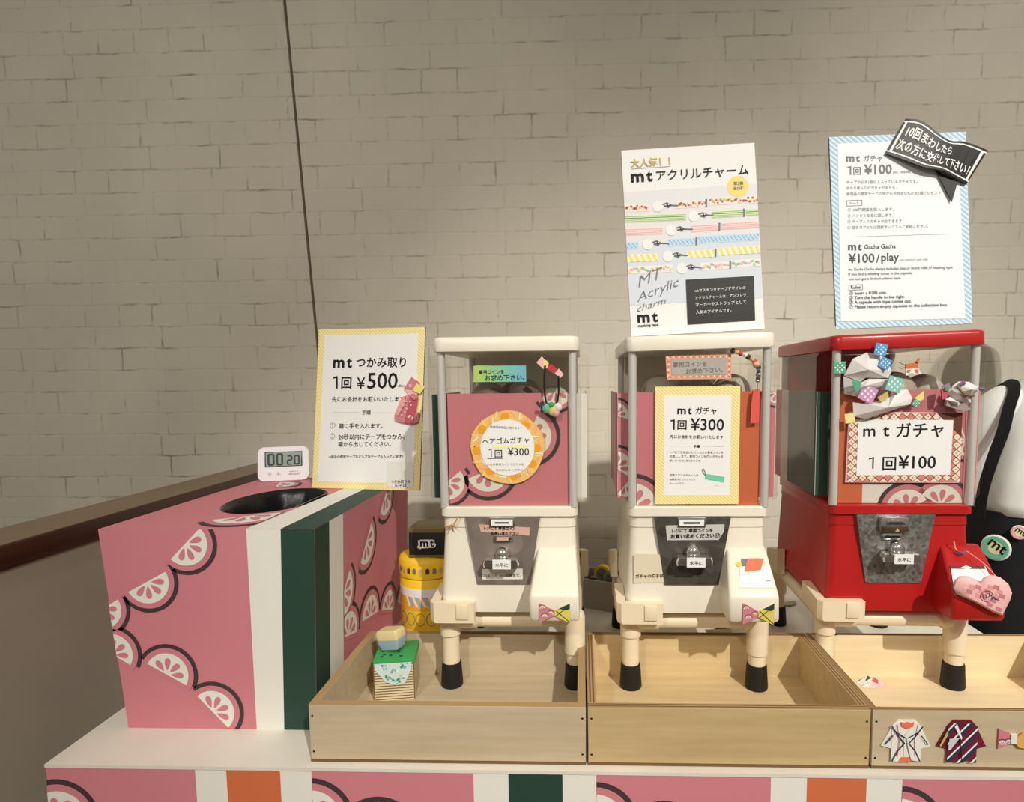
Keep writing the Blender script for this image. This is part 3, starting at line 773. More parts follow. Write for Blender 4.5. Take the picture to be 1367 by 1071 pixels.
note(cp2, 'tape_note', [(-.0545, .297), (.043, .299), (.0425, .287), (.0335, .2725), (-.052, .272)], PY - .0001, [mat('grey_white_tape', (196, 198, 192), .35)],
     [('レジにて 専用コインを', -.044, .2855, (.024, .2865)), ('お買い求めください☺', -.046, .2755, (.036, .2775))], bold=.025)
knob(cp2, .245, '水平に')
note(m2, 'paper_note', [(-.106, .2485), (-.070, .248), (-.056, .245), (-.0555, .199), (-.1075, .198)], -.0290, [mat('beige_note', (226, 214, 188), .5)], [('ガチャの様子は', -.1045, .2075, (-.0575, .2085))], bold=.02)
bow(m2, 'paper_bow', .0600, .1085, .1685, .0180, PINK, LEMONP)
# white product tag on the chute
def chute_tag(t, x0, x1, coral=True):
    # lies on the sloping top of the chute
    a = Vector((x0, -.0408, .2445)); dn = (Vector((x0, -.0785, .2050)) - a).normalized(); n = Vector((0, -dn.z, dn.y)) ; n = X.cross(-dn)
    if n.z < 0: n = -n
    mb = MB(); L = .052; w_ = x1 - x0
    fr = (a + dn * L + n * .0006, X, -dn, n)
    mb.prism([(0, 0), (w_, 0), (w_ * .97, L * .66), (w_ * .12, L * .66)], fr, .0004, WHITE2)
    p = Pr(mb, a + dn * L + n * .0010, X, -dn, w_, L)
    p.line([(w_ * .12, L * .42), (w_ * .5, L * .42)], .0008, LGREY, 2); p.line([(w_ * .1, L * .12), (w_ * .9, L * .12)], .0006, LGREY, 2)
    p.text('¥300', w_ * .78, L * .2, w_ * .14, GREY, 2)
    return mb, p, w_, L
mb, p, w_, L = chute_tag(m2, .0565, .1130)
p.poly([(w_ * .22, L * .52), (w_ * .70, L * .58), (w_ * .86, L * .98), (w_ * .40, L * .96)], mat('coral_print', (238, 116, 82), .5), 2); p.poly([(w_ * .2, L * .72), (w_ * .66, L * .78), (w_ * .72, L * .99), (w_ * .20, L * .97)], GREY, 1); p.disc((w_ * .1, L * .78), .004, YEL, 2)
mb.build('product_tag', m2, smooth=False)
capsules(.194, 1.007, [(-.055, .05, .515, .033, CAPS), (.012, .07, .518, .034, CAPS), (.070, .045, .514, .035, CAPS), (.10, .16, .512, .030, CAPS)],
         ['grey capsule left of the yellow striped card', 'pale capsule peeping over the yellow striped card', 'pale capsule under the bead charm in the middle machine', 'pale capsule near the right pane of the middle machine'])
# bead charm
bc = thing('bead_charm', (.194 + .075, 1.007 - .0245, .81 + .575), 0, 'string of beads with a red tag hanging in the middle machine window', 'charm')
mb = MB(); pts = spline([(-.022, -.003, .010), (-.008, -.004, .006), (.006, -.004, -.002), (.017, -.004, -.011), (.0195, -.004, -.024), (.018, -.004, -.040)], 7)
cols = [OUTL, WHITE2, PALE, PINKD, mat('peach_bead', (232, 170, 120), .3), GOLD]
for i, q in enumerate(pts[::2]): mb.sphere(q, .0036 if i % 3 else .0046, cols[(i * 5) % 6] if i < 12 else (CHROME if i % 2 else OUTL), 10, 7)
mb.sphere((.0145, -.006, -.012), .0055, mat('peach_bead', (232, 170, 120), .3), 12, 8); mb.build('bead_string', bc)
mb = MB(); quad(mb, [(.012, -.052), (.022, -.052), (.022, -.106), (.008, -.108), (.009, -.075)], -.0025, .0012, mat('red_tag', (226, 96, 84), .3)); mb.cyl((.018, -.004, -.038), (.018, -.004, -.055), .0007, CHROME, n=6); mb.build('red_tag', bc)

# ---- red machine
m3, cp3 = machine(.537, 1.020, -.04, 'red capsule machine with a patterned pink price card, rightmost of three', REDP, GALV, -.022, .017)
m3.rotation_euler = (0, -.006, -.04)
def d3(p):
    p.bar(0, 0, .041, p.h, ORANGE, 1); p.bar(.041, 0, .095, .03, WHITE, 1); p.bar(.095, 0, p.w, p.h, PINK, 1); p.bar(.041, .03, .095, p.h, PINK, 1)
    p.bar(.041, 0, .112, .032, WHITE, 1.4)
    p.citrus([(.115, -.012, .050, 120), (.168, -.004, .050, 60), (.205, .105, .036, 200)], layer=2)
    p.citrus([(.085, .0, .03, 100)], layer=6) if False else None
insert(m3, d3)
side_sheet(m3, -1, [(0, .028, GREEN), (.028, .09, BLACKCARD), (.09, .155, GREEN), (.155, .20, WHITE), (.20, .2385, PINK)]); side_sheet(m3, 1, [(0, .2385, PINK)])
mb = MB(); mb.prism([(-.0908, .3655), (.0925, .3645), (.0925, .4810), (-.0882, .4850)], (Vector((0, -.0227, 0)), X, Z, -Y), .001, PALE)
p = Pr(mb, (0, -.0237, 0), X, Z, 1, 1, rect=(-.0882, .3662, .0925, .4808))
brd = mat('card_tile_cream', (240, 222, 200), .6); bro = mat('card_tile_line', (96, 52, 40), .6); brr = mat('card_tile_rose', (216, 130, 120), .6)
p.bar(-.089, .366, .0925, .481, bro, 1)
s_ = .0135
for i in range(-12, 24):
    for j in range(-14, 24):
        cx_ = -.09 + (i - j) * s_ * .5; cz_ = .366 + (i + j) * s_ * .5 - .06
        if not (-.1 < cx_ < .1 and .355 < cz_ < .49): continue
        d = s_ * .44
        p.put([(cx_ - d, cz_), (cx_, cz_ - d), (cx_ + d, cz_), (cx_, cz_ + d)], brr if (i * 7 + j * 3) % 5 < 2 else brd, 2)
        if (i + 2 * j) % 3: p.put([(cx_ - .0012, cz_ + .001), (cx_ - .0012, cz_ - .001), (cx_ + .0012, cz_ - .001), (cx_ + .0012, cz_ + .001)], brr, 3)
p.poly([(-.0735, .3775), (.0770, .3782), (.0785, .4690), (-.0725, .4715)], WHITE2, 4)
p.text('m', -.0645, .4435, .0195, INK, 6, .008, hs=.95); p.text('t', -.0330, .4435, .0105, INK, 6, .008, hs=.95); p.text('ガチャ', -.0115, .4425, .0765, INK, 6, .012, end=(.0640, .4440))
p.one(-.0540, .3890, .0080, .0195, .0023, INK, 6); p.text('回', -.0320, .3880, .022, INK, 6, .012); p.text('¥100', -.0065, .3895, .0600, INK, 6, .012)
mb.build('price_card', m3)
# coin mechanism
mb = MB(); mb.box(-.038, .008, PY - .010, PY, .2830, .3095, CHROME, .003); mb.box(-.030, .000, PY - .0125, PY - .010, .2965, .3055, CHROME, .001)
mb.box(-.026, -.004, PY - .0129, PY - .0125, .2995, .3020, INK); mb.box(-.035, .0055, PY - .0122, PY - .010, .2852, .2950, mat('dark_bronze', (72, 58, 44), .4), .001)
mb.prism([(-.016, .2865), (-.009, .2865), (-.0125, .292)][::1], (Vector((0, PY - .0122, 0)), X, Z, -Y), .0006, GOLD)
mb.box(-.033, -.001, PY - .006, PY, .2705, .2815, CHROME, .002); mb.box(-.029, -.005, PY - .0064, PY - .006, .2745, .2775, INK); mb.build('coin_slot', cp3)
h3 = knob(cp3, .247, '水平に'); h3.rotation_euler = (0, 0, 0)
# capsules and other things inside / on the red machine
capsules(.537, 1.020, [(.018, .055, .5135, .037, CAPS), (-.05, .06, .508, .034, CAPSD), (.078, .07, .512, .034, CAPS), (.05, .16, .505, .033, CAPSD)],
         ['grey capsule under the orange charm in the red machine', 'dark capsule behind the folded hat on the red machine', 'grey capsule at the right pane of the red machine', 'dark capsule at the back of the red machine'])
Y3 = 1.020 - .0290
def at3(dx, dz, dy=0): return (.533 + dx, Y3 + dy - dx * .04, .81 + dz)
oc = thing('orange_fish_charm', at3(.0065, .5555), 0, 'small orange and white charm on the red machine window', 'charm')
mb = MB(); quad(mb, [(-.011, .006), (.008, .009), (.009, -.001), (-.011, -.002)], 0, .002, ORANGE); quad(mb, [(.004, .008), (.010, .016), (.0115, .015), (.009, .006)], -.0005, .0015, ORANGE)
quad(mb, [(-.011, -.002), (.009, -.001), (.014, -.010), (.006, -.011), (-.002, -.008), (-.010, -.013)], -.001, .002, WHITE2); quad(mb, [(-.009, -.003), (-.003, -.003), (-.005, -.008), (-.009, -.008)], -.0031, .0004, ORANGE); quad(mb, [(.003, -.003), (.009, -.002), (.010, -.009), (.005, -.008)], -.0031, .0004, ORANGE)
mb.build('folded_body', oc)
mb = MB(); mb.tube([(-.010, -.001, .004), (-.017, -.001, .007), (-.021, -.001, .009)], .0005, BLACKP, 5); mb.tube([(-.010, -.001, .001), (-.017, -.001, -.001), (-.021, -.001, .001)], .0005, BLACKP, 5); mb.build('whisker', oc)
def dots(mb, c, r, y, bg, rot, d=.0012):
    pts = [(c[0] + r * math.cos(rot + PI / 2 * i), c[1] + r * math.sin(rot + PI / 2 * i)) for i in range(4)]
    quad(mb, pts, y, d, bg)
    p = Pr(mb, (0, y - d, 0), X, Z, 1, 1, rect=(-1, -1, 1, 1))
    for i in (-1, 0, 1):
        for j in (-1, 0, 1):
            a, b = i * r * .38, j * r * .38; q = (c[0] + (a - b) * .7, c[1] + (a + b) * .7)
            p.put([(q[0] + r * .11 * math.cos(k * PI / 3), q[1] + r * .11 * math.sin(k * PI / 3)) for k in range(6)], WHITE2, 1)
SKYB = mat('sky_blue_paper', (88, 160, 214), .5); TEAL = mat('teal_paper', (88, 170, 140), .5); LILAC = mat('lilac_paper', (206, 150, 190), .5); AQUA = mat('aqua_paper', (130, 200, 190), .5)
def solid(mb, base, apex, y0, y1, mt):
    """a folded paper facet: base polygon on the window and a raised ridge point"""
    b = [(q[0], y0, q[1]) for q in base]; a = (apex[0], y1, apex[1]); k = len(b)
    for i in range(k): mb.face([b[i], b[(i + 1) % k], a], mt)
    mb.face(b[::-1], mt)
kb = thing('folded_paper_hat', at3(-.066, .545, -.001), 0, 'pearly folded paper helmet with polka dot corners, upper on the red machine window', 'paper craft', 'folded paper hats on the red machine')
mb = MB()
solid(mb, [(-.035, -.001), (-.022, .026), (.000, .036), (.022, .034), (.034, .022), (.042, .006), (.036, -.006), (.000, -.005), (-.008, -.012)], (-.006, .008), 0, -.022, PEARL)
solid(mb, [(-.036, -.002), (-.008, -.013), (.006, -.006), (.038, -.008), (.028, -.018), (-.012, -.036), (-.034, -.031)], (-.008, -.018), 0, -.016, PEARL)
mb.build('folded_paper', kb, smooth=False)
for a_ in (((.016, .040), .0135, -.013, SKYB, .6), ((-.044, .012), .0135, -.003, TEAL, .8), ((.024, .018), .012, -.0125, SKYB, .35)):
    mb = MB(); dots(mb, *a_); mb.build('polka_dot_corner', kb, smooth=False)
mb = MB(); quad(mb, [(-.030, -.007), (-.014, -.011), (-.018, -.026), (-.024, -.027)], -.016, .001, TEAL); mb.build('teal_flap', kb, smooth=False)
kb2 = thing('folded_paper_hat', at3(-.034, .496, -.001), 0, 'pearly boat shaped folded paper hat above the patterned card, lower on the red machine', 'paper craft', 'folded paper hats on the red machine')
mb = MB()
solid(mb, [(-.052, .004), (-.030, .000), (.008, .012), (.020, .024), (.036, .024), (.044, .010), (.042, .000), (-.030, -.024), (-.050, -.019)], (-.004, -.004), 0, -.020, PEARL)
mb.build('folded_paper', kb2, smooth=False)
for a_ in (((-.032, .018), .018, -.008, LILAC, .35), ((.010, .033), .017, -.008, AQUA, .5), ((.048, .002), .008, -.004, TEAL, .3), ((-.058, -.022), .011, -.004, YELLOW, .9)):
    mb = MB(); dots(mb, *a_); mb.build('polka_dot_corner', kb2, smooth=False)
mb = MB(); quad(mb, [(.046, .010), (.060, .022), (.060, .008), (.050, .004)], -.003, .001, YELLOW); mb.build('yellow_tip', kb2, smooth=False)
mb = MB(); quad(mb, [(-.016, .012), (.000, .022), (.002, .012), (-.010, .004)], -.007, .001, GOLD); mb.build('gold_flap', kb2, smooth=False)
dl = thing('folded_paper_figure', at3(.082, .514, -.001), 0, 'small white folded paper figure with purple tips at the right of the red machine window', 'paper craft')
mb = MB()
solid(mb, [(-.016, -.002), (-.014, .012), (-.004, .019), (.012, .018), (.026, .010), (.028, .004), (.014, -.006), (.002, -.002)], (.006, .006), -.004, -.022, PEARL)
solid(mb, [(-.022, .000), (-.018, .010), (-.012, .002), (.000, -.006), (.016, -.010), (.018, -.016), (.004, -.018), (-.012, -.012)], (-.006, -.006), -.003, -.018, PEARL)
solid(mb, [(-.026, -.010), (-.018, -.006), (.000, -.016), (-.004, -.022)], (-.012, -.014), -.006, -.016, WHITE2)
mb.tube(spline([(-.014, -.016, .012), (-.006, -.020, .000), (.004, -.020, -.004), (.014, -.014, -.004)]), .0020, OLIVE, 8); mb.build('folded_body', dl, smooth=False)
mb = MB(); solid(mb, [(-.010, .014), (-.002, .022), (.002, .014)], (-.004, .016), -.012, -.022, PURPLE); solid(mb, [(.020, .008), (.031, .008), (.027, .002)], (.026, .006), -.012, -.022, PURPLE); mb.build('purple_trim', dl, smooth=False)
mb = MB(); quad(mb, [(-.034, .012), (-.022, .016), (-.020, .008), (-.032, .006)], -.008, .002, PURPLE); quad(mb, [(-.034, .006), (-.022, .006), (-.024, -.008), (-.032, -.010)], -.006, .003, PINKD); quad(mb, [(-.030, .010), (-.024, .010), (-.024, .004), (-.030, .004)], -.0105, .001, LGREEN); mb.build('bow_piece', dl, smooth=False)
mb = MB(); quad(mb, [(-.022, -.008), (.004, -.016), (.016, -.026), (.004, -.030), (-.024, -.020)], -.001, .006, mat('grey_felt', (160, 146, 146), .9)); mb.build('felt_base', dl, smooth=False)
# heart charm with price tag on the red chute
hc = thing('heart_pouch', (.537, 1.020, .81), 0, 'pink checked heart pouch with a white price card on the red chute', 'charm')
hc.rotation_euler = m3.rotation_euler
mb, p, w_, L = chute_tag(m3, .0600, .1230)
p.bar(w_ * .1, L * .56, w_ * .95, L * .66, WINE, 2); p.poly([(w_ * .35, L * .60), (w_ * .5, L * .53), (w_ * .62, L * .60), (w_ * .5, L * .67)], WHITE2, 3)
mb.build('price_tag', hc, smooth=False)
mb = MB()
hp = [(.0335, .205), (.036, .2150), (.043, .2205), (.055, .2205), (.066, .2165), (.0715, .2100), (.078, .2185), (.089, .2225), (.1010, .2195), (.1125, .2110), (.1185, .1990), (.1165, .1900), (.1060, .1680), (.0930, .1720), (.0620, .1870), (.0390, .1960)]
k = len(hp); yb = -.0890
hp = [(.0785 + (q[0] - .077) * 1.02 + .018, .198 + (q[1] - .1955) * 1.18) for q in hp]
cxh, czh = .0965, .198
inner = [(cxh + (q[0] - cxh) * .82, czh + (q[1] - czh) * .82) for q in hp]
rb = [(q[0], yb, q[1]) for q in hp]; rf = [(q[0], yb - .004, q[1]) for q in hp]; ri = [(q[0], yb - .009, q[1]) for q in inner]
mb.loft([rb, rf, ri], PALE)
p = Pr(mb, (0, yb - .009, 0), X, Z, 1, 1, rect=(.02, .15, .13, .23))
rr = random.Random(5)
for i in range(9):
    for j in range(7):
        x = .058 + i * .009 + (j % 2) * .004; z = .176 + j * .007
        # keep checks inside the heart
        def inside(pt):
            c = False
            for a in range(k):
                (xa, za), (xb, zb) = inner[a], inner[a - 1]
                if (za > pt[1]) != (zb > pt[1]) and pt[0] < (xb - xa) * (pt[1] - za) / (zb - za) + xa: c = not c
            return c
        q = [(x, z), (x + .0085, z - .003), (x + .010, z + .003), (x + .0015, z + .0062)]
        if all(inside(c_) for c_ in q): p.put(q, [PINK, PALE, mat('rose_check', (232, 156, 158), .6)][(i + 2 * j) % 3], 1)
cc = (.0980, .1985)
circ = [(cc[0] + .0095 * math.cos(2 * PI * i / 24), cc[1] + .0085 * math.sin(2 * PI * i / 24)) for i in range(25)]
p.line(circ, .0007, NAVY, 3); p.line([(a_ + .0185, b_) for a_, b_ in [(.0735, .2020), (.0745, .1945), (.0775, .1935)]], .0008, NAVY, 3); p.line([(a_ + .0185, b_) for a_, b_ in [(.0775, .2015), (.0795, .2005), (.0790, .196), (.0835, .1985), (.0830, .2035)]], .0008, NAVY, 3)
p.line([(a_ + .0185, b_) for a_, b_ in [(.0840, .1975), (.0865, .2010), (.0875, .1950), (.0905, .1975), (.0925, .1935), (.0985, .1925), (.0900, .1955)]], .0009, NAVY, 3)
mb.build('heart', hc, sharp=50)
mb = MB(); mb.tube([(.066, -.034, .268), (.067, -.036, .258), (.070, -.038, .252)], .0012, mat('peach_bead', (232, 170, 120), .3), 6)
solid(mb, [(.064, .256), (.074, .252), (.084, .258), (.078, .247), (.070, .246)], (.073, .252), -.042, -.050, PURPLE); mb.tube(spline([(.080, -.046, .255), (.096, -.062, .241), (.106, -.078, .225), (.108, -.090, .214)]), .0006, PALE, 5); mb.v = [(q[0] + .016, q[1], q[2]) for q in mb.v]; mb.build('tassel', hc, smooth=False)

# ------------------------------------------------------------------ signs
def foam_sign(name, label, cat, loc, w, h, roll, draw, lean=0, yaw=0):
    """upright board; origin at the middle of its lower edge"""
    mb = MB(); r = .006
    pts = [(-w / 2 + .0, r), (-w / 2 + r, 0), (w / 2 - r * .3, 0), (w / 2, r * .3), (w / 2, h), (-w / 2, h)]
    mb.prism(pts[::1], (Vector((0, .004, 0)), X, Z, -Y), .004, WHITE2, mat('board_edge', (120, 116, 110), .8))
    draw(Pr(mb, (-w / 2, 0, 0), X, Z, w, h), mb)
    o = mb.build(name, None, loc, (lean, roll, yaw)); tag(o, label, cat); return o

# P1: yellow striped notice on the pink box
def s1(p, mb):
    p.eps = .0003
    p.bar(0, 0, p.w, p.h, YELLOW2, 1); p.stripes(.0052, .0026, math.radians(-48), YELLOW, 2)
    p.q = [(107, 83), (692, 70), (660, 965), (72, 945)]; p.k = p.w / 586
    p.poly([(138, 117), (658, 105), (628, 928), (103, 912)], WHITE2, 3)
    T = lambda s, x, y, wd, m=INK, b=.012: p.text(s, x, y, wd, m, 5, b, end=(x + wd, y - .0 * wd))
    p.mt(188, 294, 292, INK); T('つかみ取り', 318, 288, 272, b=.018)
    p.one(188, 408, 27, -68, 10.5, INK); T('回', 234, 402, 57, b=.02); T('¥', 320, 408, 46, b=.012); T('500', 378, 408, 166, b=.012); T('(税込)', 548, 400, 36, GREY)
    T('先にお会計をお願いいたします', 182, 478, 398)
    p.line([(186, 538), (332, 539)], 2.5, LGREY, 5); p.line([(418, 540), (545, 541)], 2.5, LGREY, 5); T('手順', 350, 549, 48)
    T('①', 172, 623, 30, GREY, 0); T('箱に手を入れます。', 222, 624, 240)
    T('②', 170, 681, 30, GREY, 0); T('20秒以内にテープをつかみ、', 220, 683, 362); T('箱から出してください。', 218, 722, 290)
    T('※過去の限定テープなどレアなテープも入っています！', 168, 785, 405)
    p.poly([(487, 806), (632, 810), (628, 946), (482, 942)], WHITE, 4)
    T('つかみ取りの', 508, 922, 104, INK, .02); T('様子は', 530, 943, 60, INK, .02)
SIGN1 = foam_sign('notice_board', 'yellow striped notice with the 500 yen price standing on the pink box', 'sign', (-.4554, 1.2137, 1.1262), .2439, .3422, .0024, s1, -.149, -.146)
# P2: charm poster on the middle machine
def s2(p, mb):
    p.eps = .0003
    p.bar(0, 0, p.w, p.h, WHITE2, 1)
    p.q = [(40, 90), (742, 50), (802, 1035), (88, 1068)]; p.k = p.w / 708
    tints = [mat('poster_tint_a', (226, 226, 228), .6), mat('poster_tint_b', (214, 222, 232), .6)]  # pale grey and pale blue bands across the poster
    p.poly([(50, 310), (756, 268), (770, 560), (64, 600)], tints[0], 2); p.poly([(64, 600), (770, 560), (790, 870), (80, 905)], tints[1], 2)
    p.text('大人気！！', 88, 178, 0, GOLD, 5, .03, end=(300, 164)); p.line([(92, 187), (298, 174)], 4, LGREY, 4)
    p.mt(92, 206, 257, INK, slope=-.06); p.text('アクリルチャーム', 226, 248, 0, INK, 5, .006, end=(712, 216))
    p.disc((656, 282), 57, YELLOW, 3); p.text('第2弾', 632, 274, 52, GREY, 5, .01); p.text('全30種', 630, 299, 58, GREY, 5, .01)
    rows = [(54, 190, 395, 335, 490, 378, 505, 770, 362, 'flower', 205), (58, 380, 452, 520, 690, 430, 700, 772, 420, 'green', 395), (60, 255, 520, 410, 560, 503, 570, 775, 492, 'pink', 275),
            (66, 130, 592, 285, 438, 577, 445, 770, 563, 'blue', 150), (66, 236, 658, 385, 540, 640, 550, 776, 626, 'yellow', 258), (68, 310, 720, 455, 618, 704, 628, 778, 690, 'candy', 332)]
    cmap = dict(flower=(mat('floral_tape', (250, 232, 222), .6), PINKD, RED), green=(mat('green_tape_bg', (226, 236, 200), .6), PGREEN, PGREEN), pink=(mat('pink_tape_bg', (248, 224, 216), .6), PALE, PALE),
                blue=(PBLUE, MBLUE, MBLUE), yellow=(mat('yellow_tape_bg', (250, 244, 214), .6), YELLOW, YELLOW), candy=(mat('candy_tape_bg', (240, 234, 232), .6), PALE, MINT))
    rr = random.Random(11)
    for a0, a1, ya, b0, b1, yb, c0, c1, yc, kind, hk in rows:
        bgm, f1, f2 = cmap[kind]; h = 19
        segs = ((a0, a1, ya + 0, ya - (a1 - a0) * .035), (b0, b1, yb, yb - (b1 - b0) * .05), (c0, c1, yc, yc - (c1 - c0) * .05))
        for (x0, x1, y0, y1) in segs:
            y0 = y0 + 0; fy = lambda x: y0 + (y1 - y0) * (x - x0) / (x1 - x0)
            p.poly([(x0, fy(x0) - h), (x1, fy(x1) - h), (x1, fy(x1) + h), (x0, fy(x0) + h)], bgm, 3)
            x = x0 + 5
            while x < x1 - 4:
                if kind in ('flower', 'candy'):
                    p.disc((x, fy(x) + rr.uniform(-11, 11)), rr.uniform(5, 8), rr.choice([f1, f2, YELLOW, PGREEN, PALE]), 4, 8); x += 8
                elif kind == 'yellow':
                    p.poly([(x, fy(x) - h), (min(x + 16, x1), fy(x) - h), (min(x + 34, x1), fy(x) + h), (min(x + 18, x1), fy(x) + h)], f1, 4); x += 32
                elif kind == 'blue':
                    p.disc((x, fy(x) + (int(x) % 3 - 1) * 9), 4, f1, 4, 6); x += 7
                else: break
            if kind in ('green', 'pink'):
                for q in (-12, -3, 6, 14): p.line([(x0, fy(x0) + q), (x1, fy(x1) + q)], 4, LGREEN if kind == 'green' and q % 2 else f1, 4)
        # end cap and chrome clasp
        p.bar(b1 - 6, yb - (b1 - b0) * .05 - 22, b1 + 3, yb - (b1 - b0) * .05 + 20, GREY, 5)
        p.disc((hk + 28, yb + 8), 29, WHITE2, 4, 20); p.line([(hk + 52, yb - 2), (hk + 74, yb - 10), (hk + 96, yb), (hk + 84, yb + 12), (hk + 62, yb + 6), (hk + 100, yb + 2), (b0 + 6, yb + 4)], 6, GREY, 5); p.disc((hk + 82, yb + 1), 8, INK, 6, 10); p.disc((hk + 84, yb - 1), 4, WHITE2, 7, 8)
    p.text('MT', 128, 810, 0, GREY, 5, -.008, .45, end=(275, 752), hs=.8); p.text('Acrylic', 122, 888, 0, GREY, 5, -.008, .45, end=(352, 800), hs=.8); p.text('charm', 122, 938, 0, GREY, 5, -.008, .45, end=(278, 893), hs=.7)
    p.poly([(380, 772), (742, 755), (750, 988), (390, 1008)], BLACKCARD, 6)
    for i, (s, x1, dy) in enumerate((('mtマスキングテープデザインの', 698, 0), ('アクリルチャームは、アンブレラ', 700, 0), ('マーカーやストラップとして', 702, 0), ('人気のアイテムです。', 622, 0))):
        p.text(s, 428 + i * 2, 838 + i * 38, 0, WHITE2, 8, .006, end=(x1, 838 + i * 38 - (x1 - 428) * .055))
    p.mt(122, 232, 995, INK, slope=-.05); p.text('masking tape', 124, 1020, 0, INK, 5, .02, end=(234, 1013))
foam_sign('charm_poster', 'tall poster of tape charms standing on the middle white machine', 'poster', (.1919, .9901, 1.4262), .2186, .3065, -.0459, s2, -.09, .028)
# P3: blue striped rules board on the red machine
def s3(p, mb):
    p.eps = .0003
    p.bar(0, 0, p.w, p.h, mat('board_pale_blue', (226, 238, 246), .6), 1); p.stripes(.0062, .0031, math.radians(-40), mat('board_stripe_blue', (168, 208, 234), .6), 2)
    p.q = [(52, 120), (712, 90), (742, 1010), (100, 1040)]; p.k = p.w / 655
    p.poly([(92, 152), (672, 126), (708, 985), (120, 1003)], mat('board_white', (238, 243, 246), .6), 3)
    T = lambda s, x, y, x1, m=GREY, b=.008, d=-.03: p.text(s, x, y, 0, m, 5, b, end=(x1, y + (x1 - x) * d))
    SOFT = mat('soft_grey_ink', (150, 152, 156), .6); DK = mat('dark_grey_ink', (76, 78, 82), .6)
    p.mt(135, 200, 236, GREY); T('ガチャ', 218, 234, 308, GREY)
    p.one(140, 301, 19, -41, 6, GREY); T('回', 170, 298, 205, GREY, .01); T('¥100', 222, 298, 355, GREY, .015); T('(税込・現金専用)', 360, 292, 445, SOFT)
    for i, (s, x1) in enumerate((('テープが必ず1個以上入っているガチャです。', 478), ('あたり券入りのガチャが出たら、', 378), ('非売品の限定テープの中からお好きなものを1個プレゼント', 590))): T(s, 138, 343 + i * 28, x1, SOFT, .004, -.02)
    p.line([(140, 424), (212, 421), (213, 447), (141, 450), (140, 424)], 2, SOFT, 5); T('ルール', 152, 442, 200, SOFT, .004, -.02)
    for i, (s, x1) in enumerate((('① 100円硬貨を投入します。', 366), ('② ハンドルを右に回します。', 364), ('③ テープ入りガチャが出てきます。', 412), ('④ 空きカプセルは回収ボックスへご返却ください。', 530))): T(s, 145, 475 + i * 28, x1, SOFT, .006, -.02)
    p.line([(165, 597), (632, 580)], 2, LGREY, 5)
    p.mt(149, 214, 660, DK); T('Gacha Gacha', 226, 654, 376, DK, .01)
    T('¥100', 152, 722, 276, DK, .015); T('/', 284, 719, 300, DK, .01); T('play', 308, 712, 392, DK, .015); T('(tax included / cash only)', 398, 710, 528, SOFT, .004)
    for i, (s, x1) in enumerate((('mt Gacha Gacha always includes one or more rolls of masking tape.', 650), ('If you find a winning ticket in the capsule,', 456), ('you can get a limited-edition tape.', 402))): T(s, 153, 759 + i * 23, x1, GREY, .008, -.028)
    p.line([(155, 828), (220, 825), (221, 850), (156, 853), (155, 828)], 2, GREY, 5); T('Rules', 165, 846, 211, DK, .012)
    for i, (s, x1) in enumerate((('① Insert a ¥100 coin.', 335), ('② Turn the handle to the right.', 420), ('③ A capsule with tape comes out.', 452), ('④ Please return empty capsules to the collection box.', 624))): T(s, 158, 874 + i * 22, x1, DK, .012, -.028)
p3 = foam_sign('rules_board', 'blue striped rules board standing on the red machine', 'sign', (.5272, .9953, 1.4330), .2232, .3116, -.0332, s3, -.076, .045)
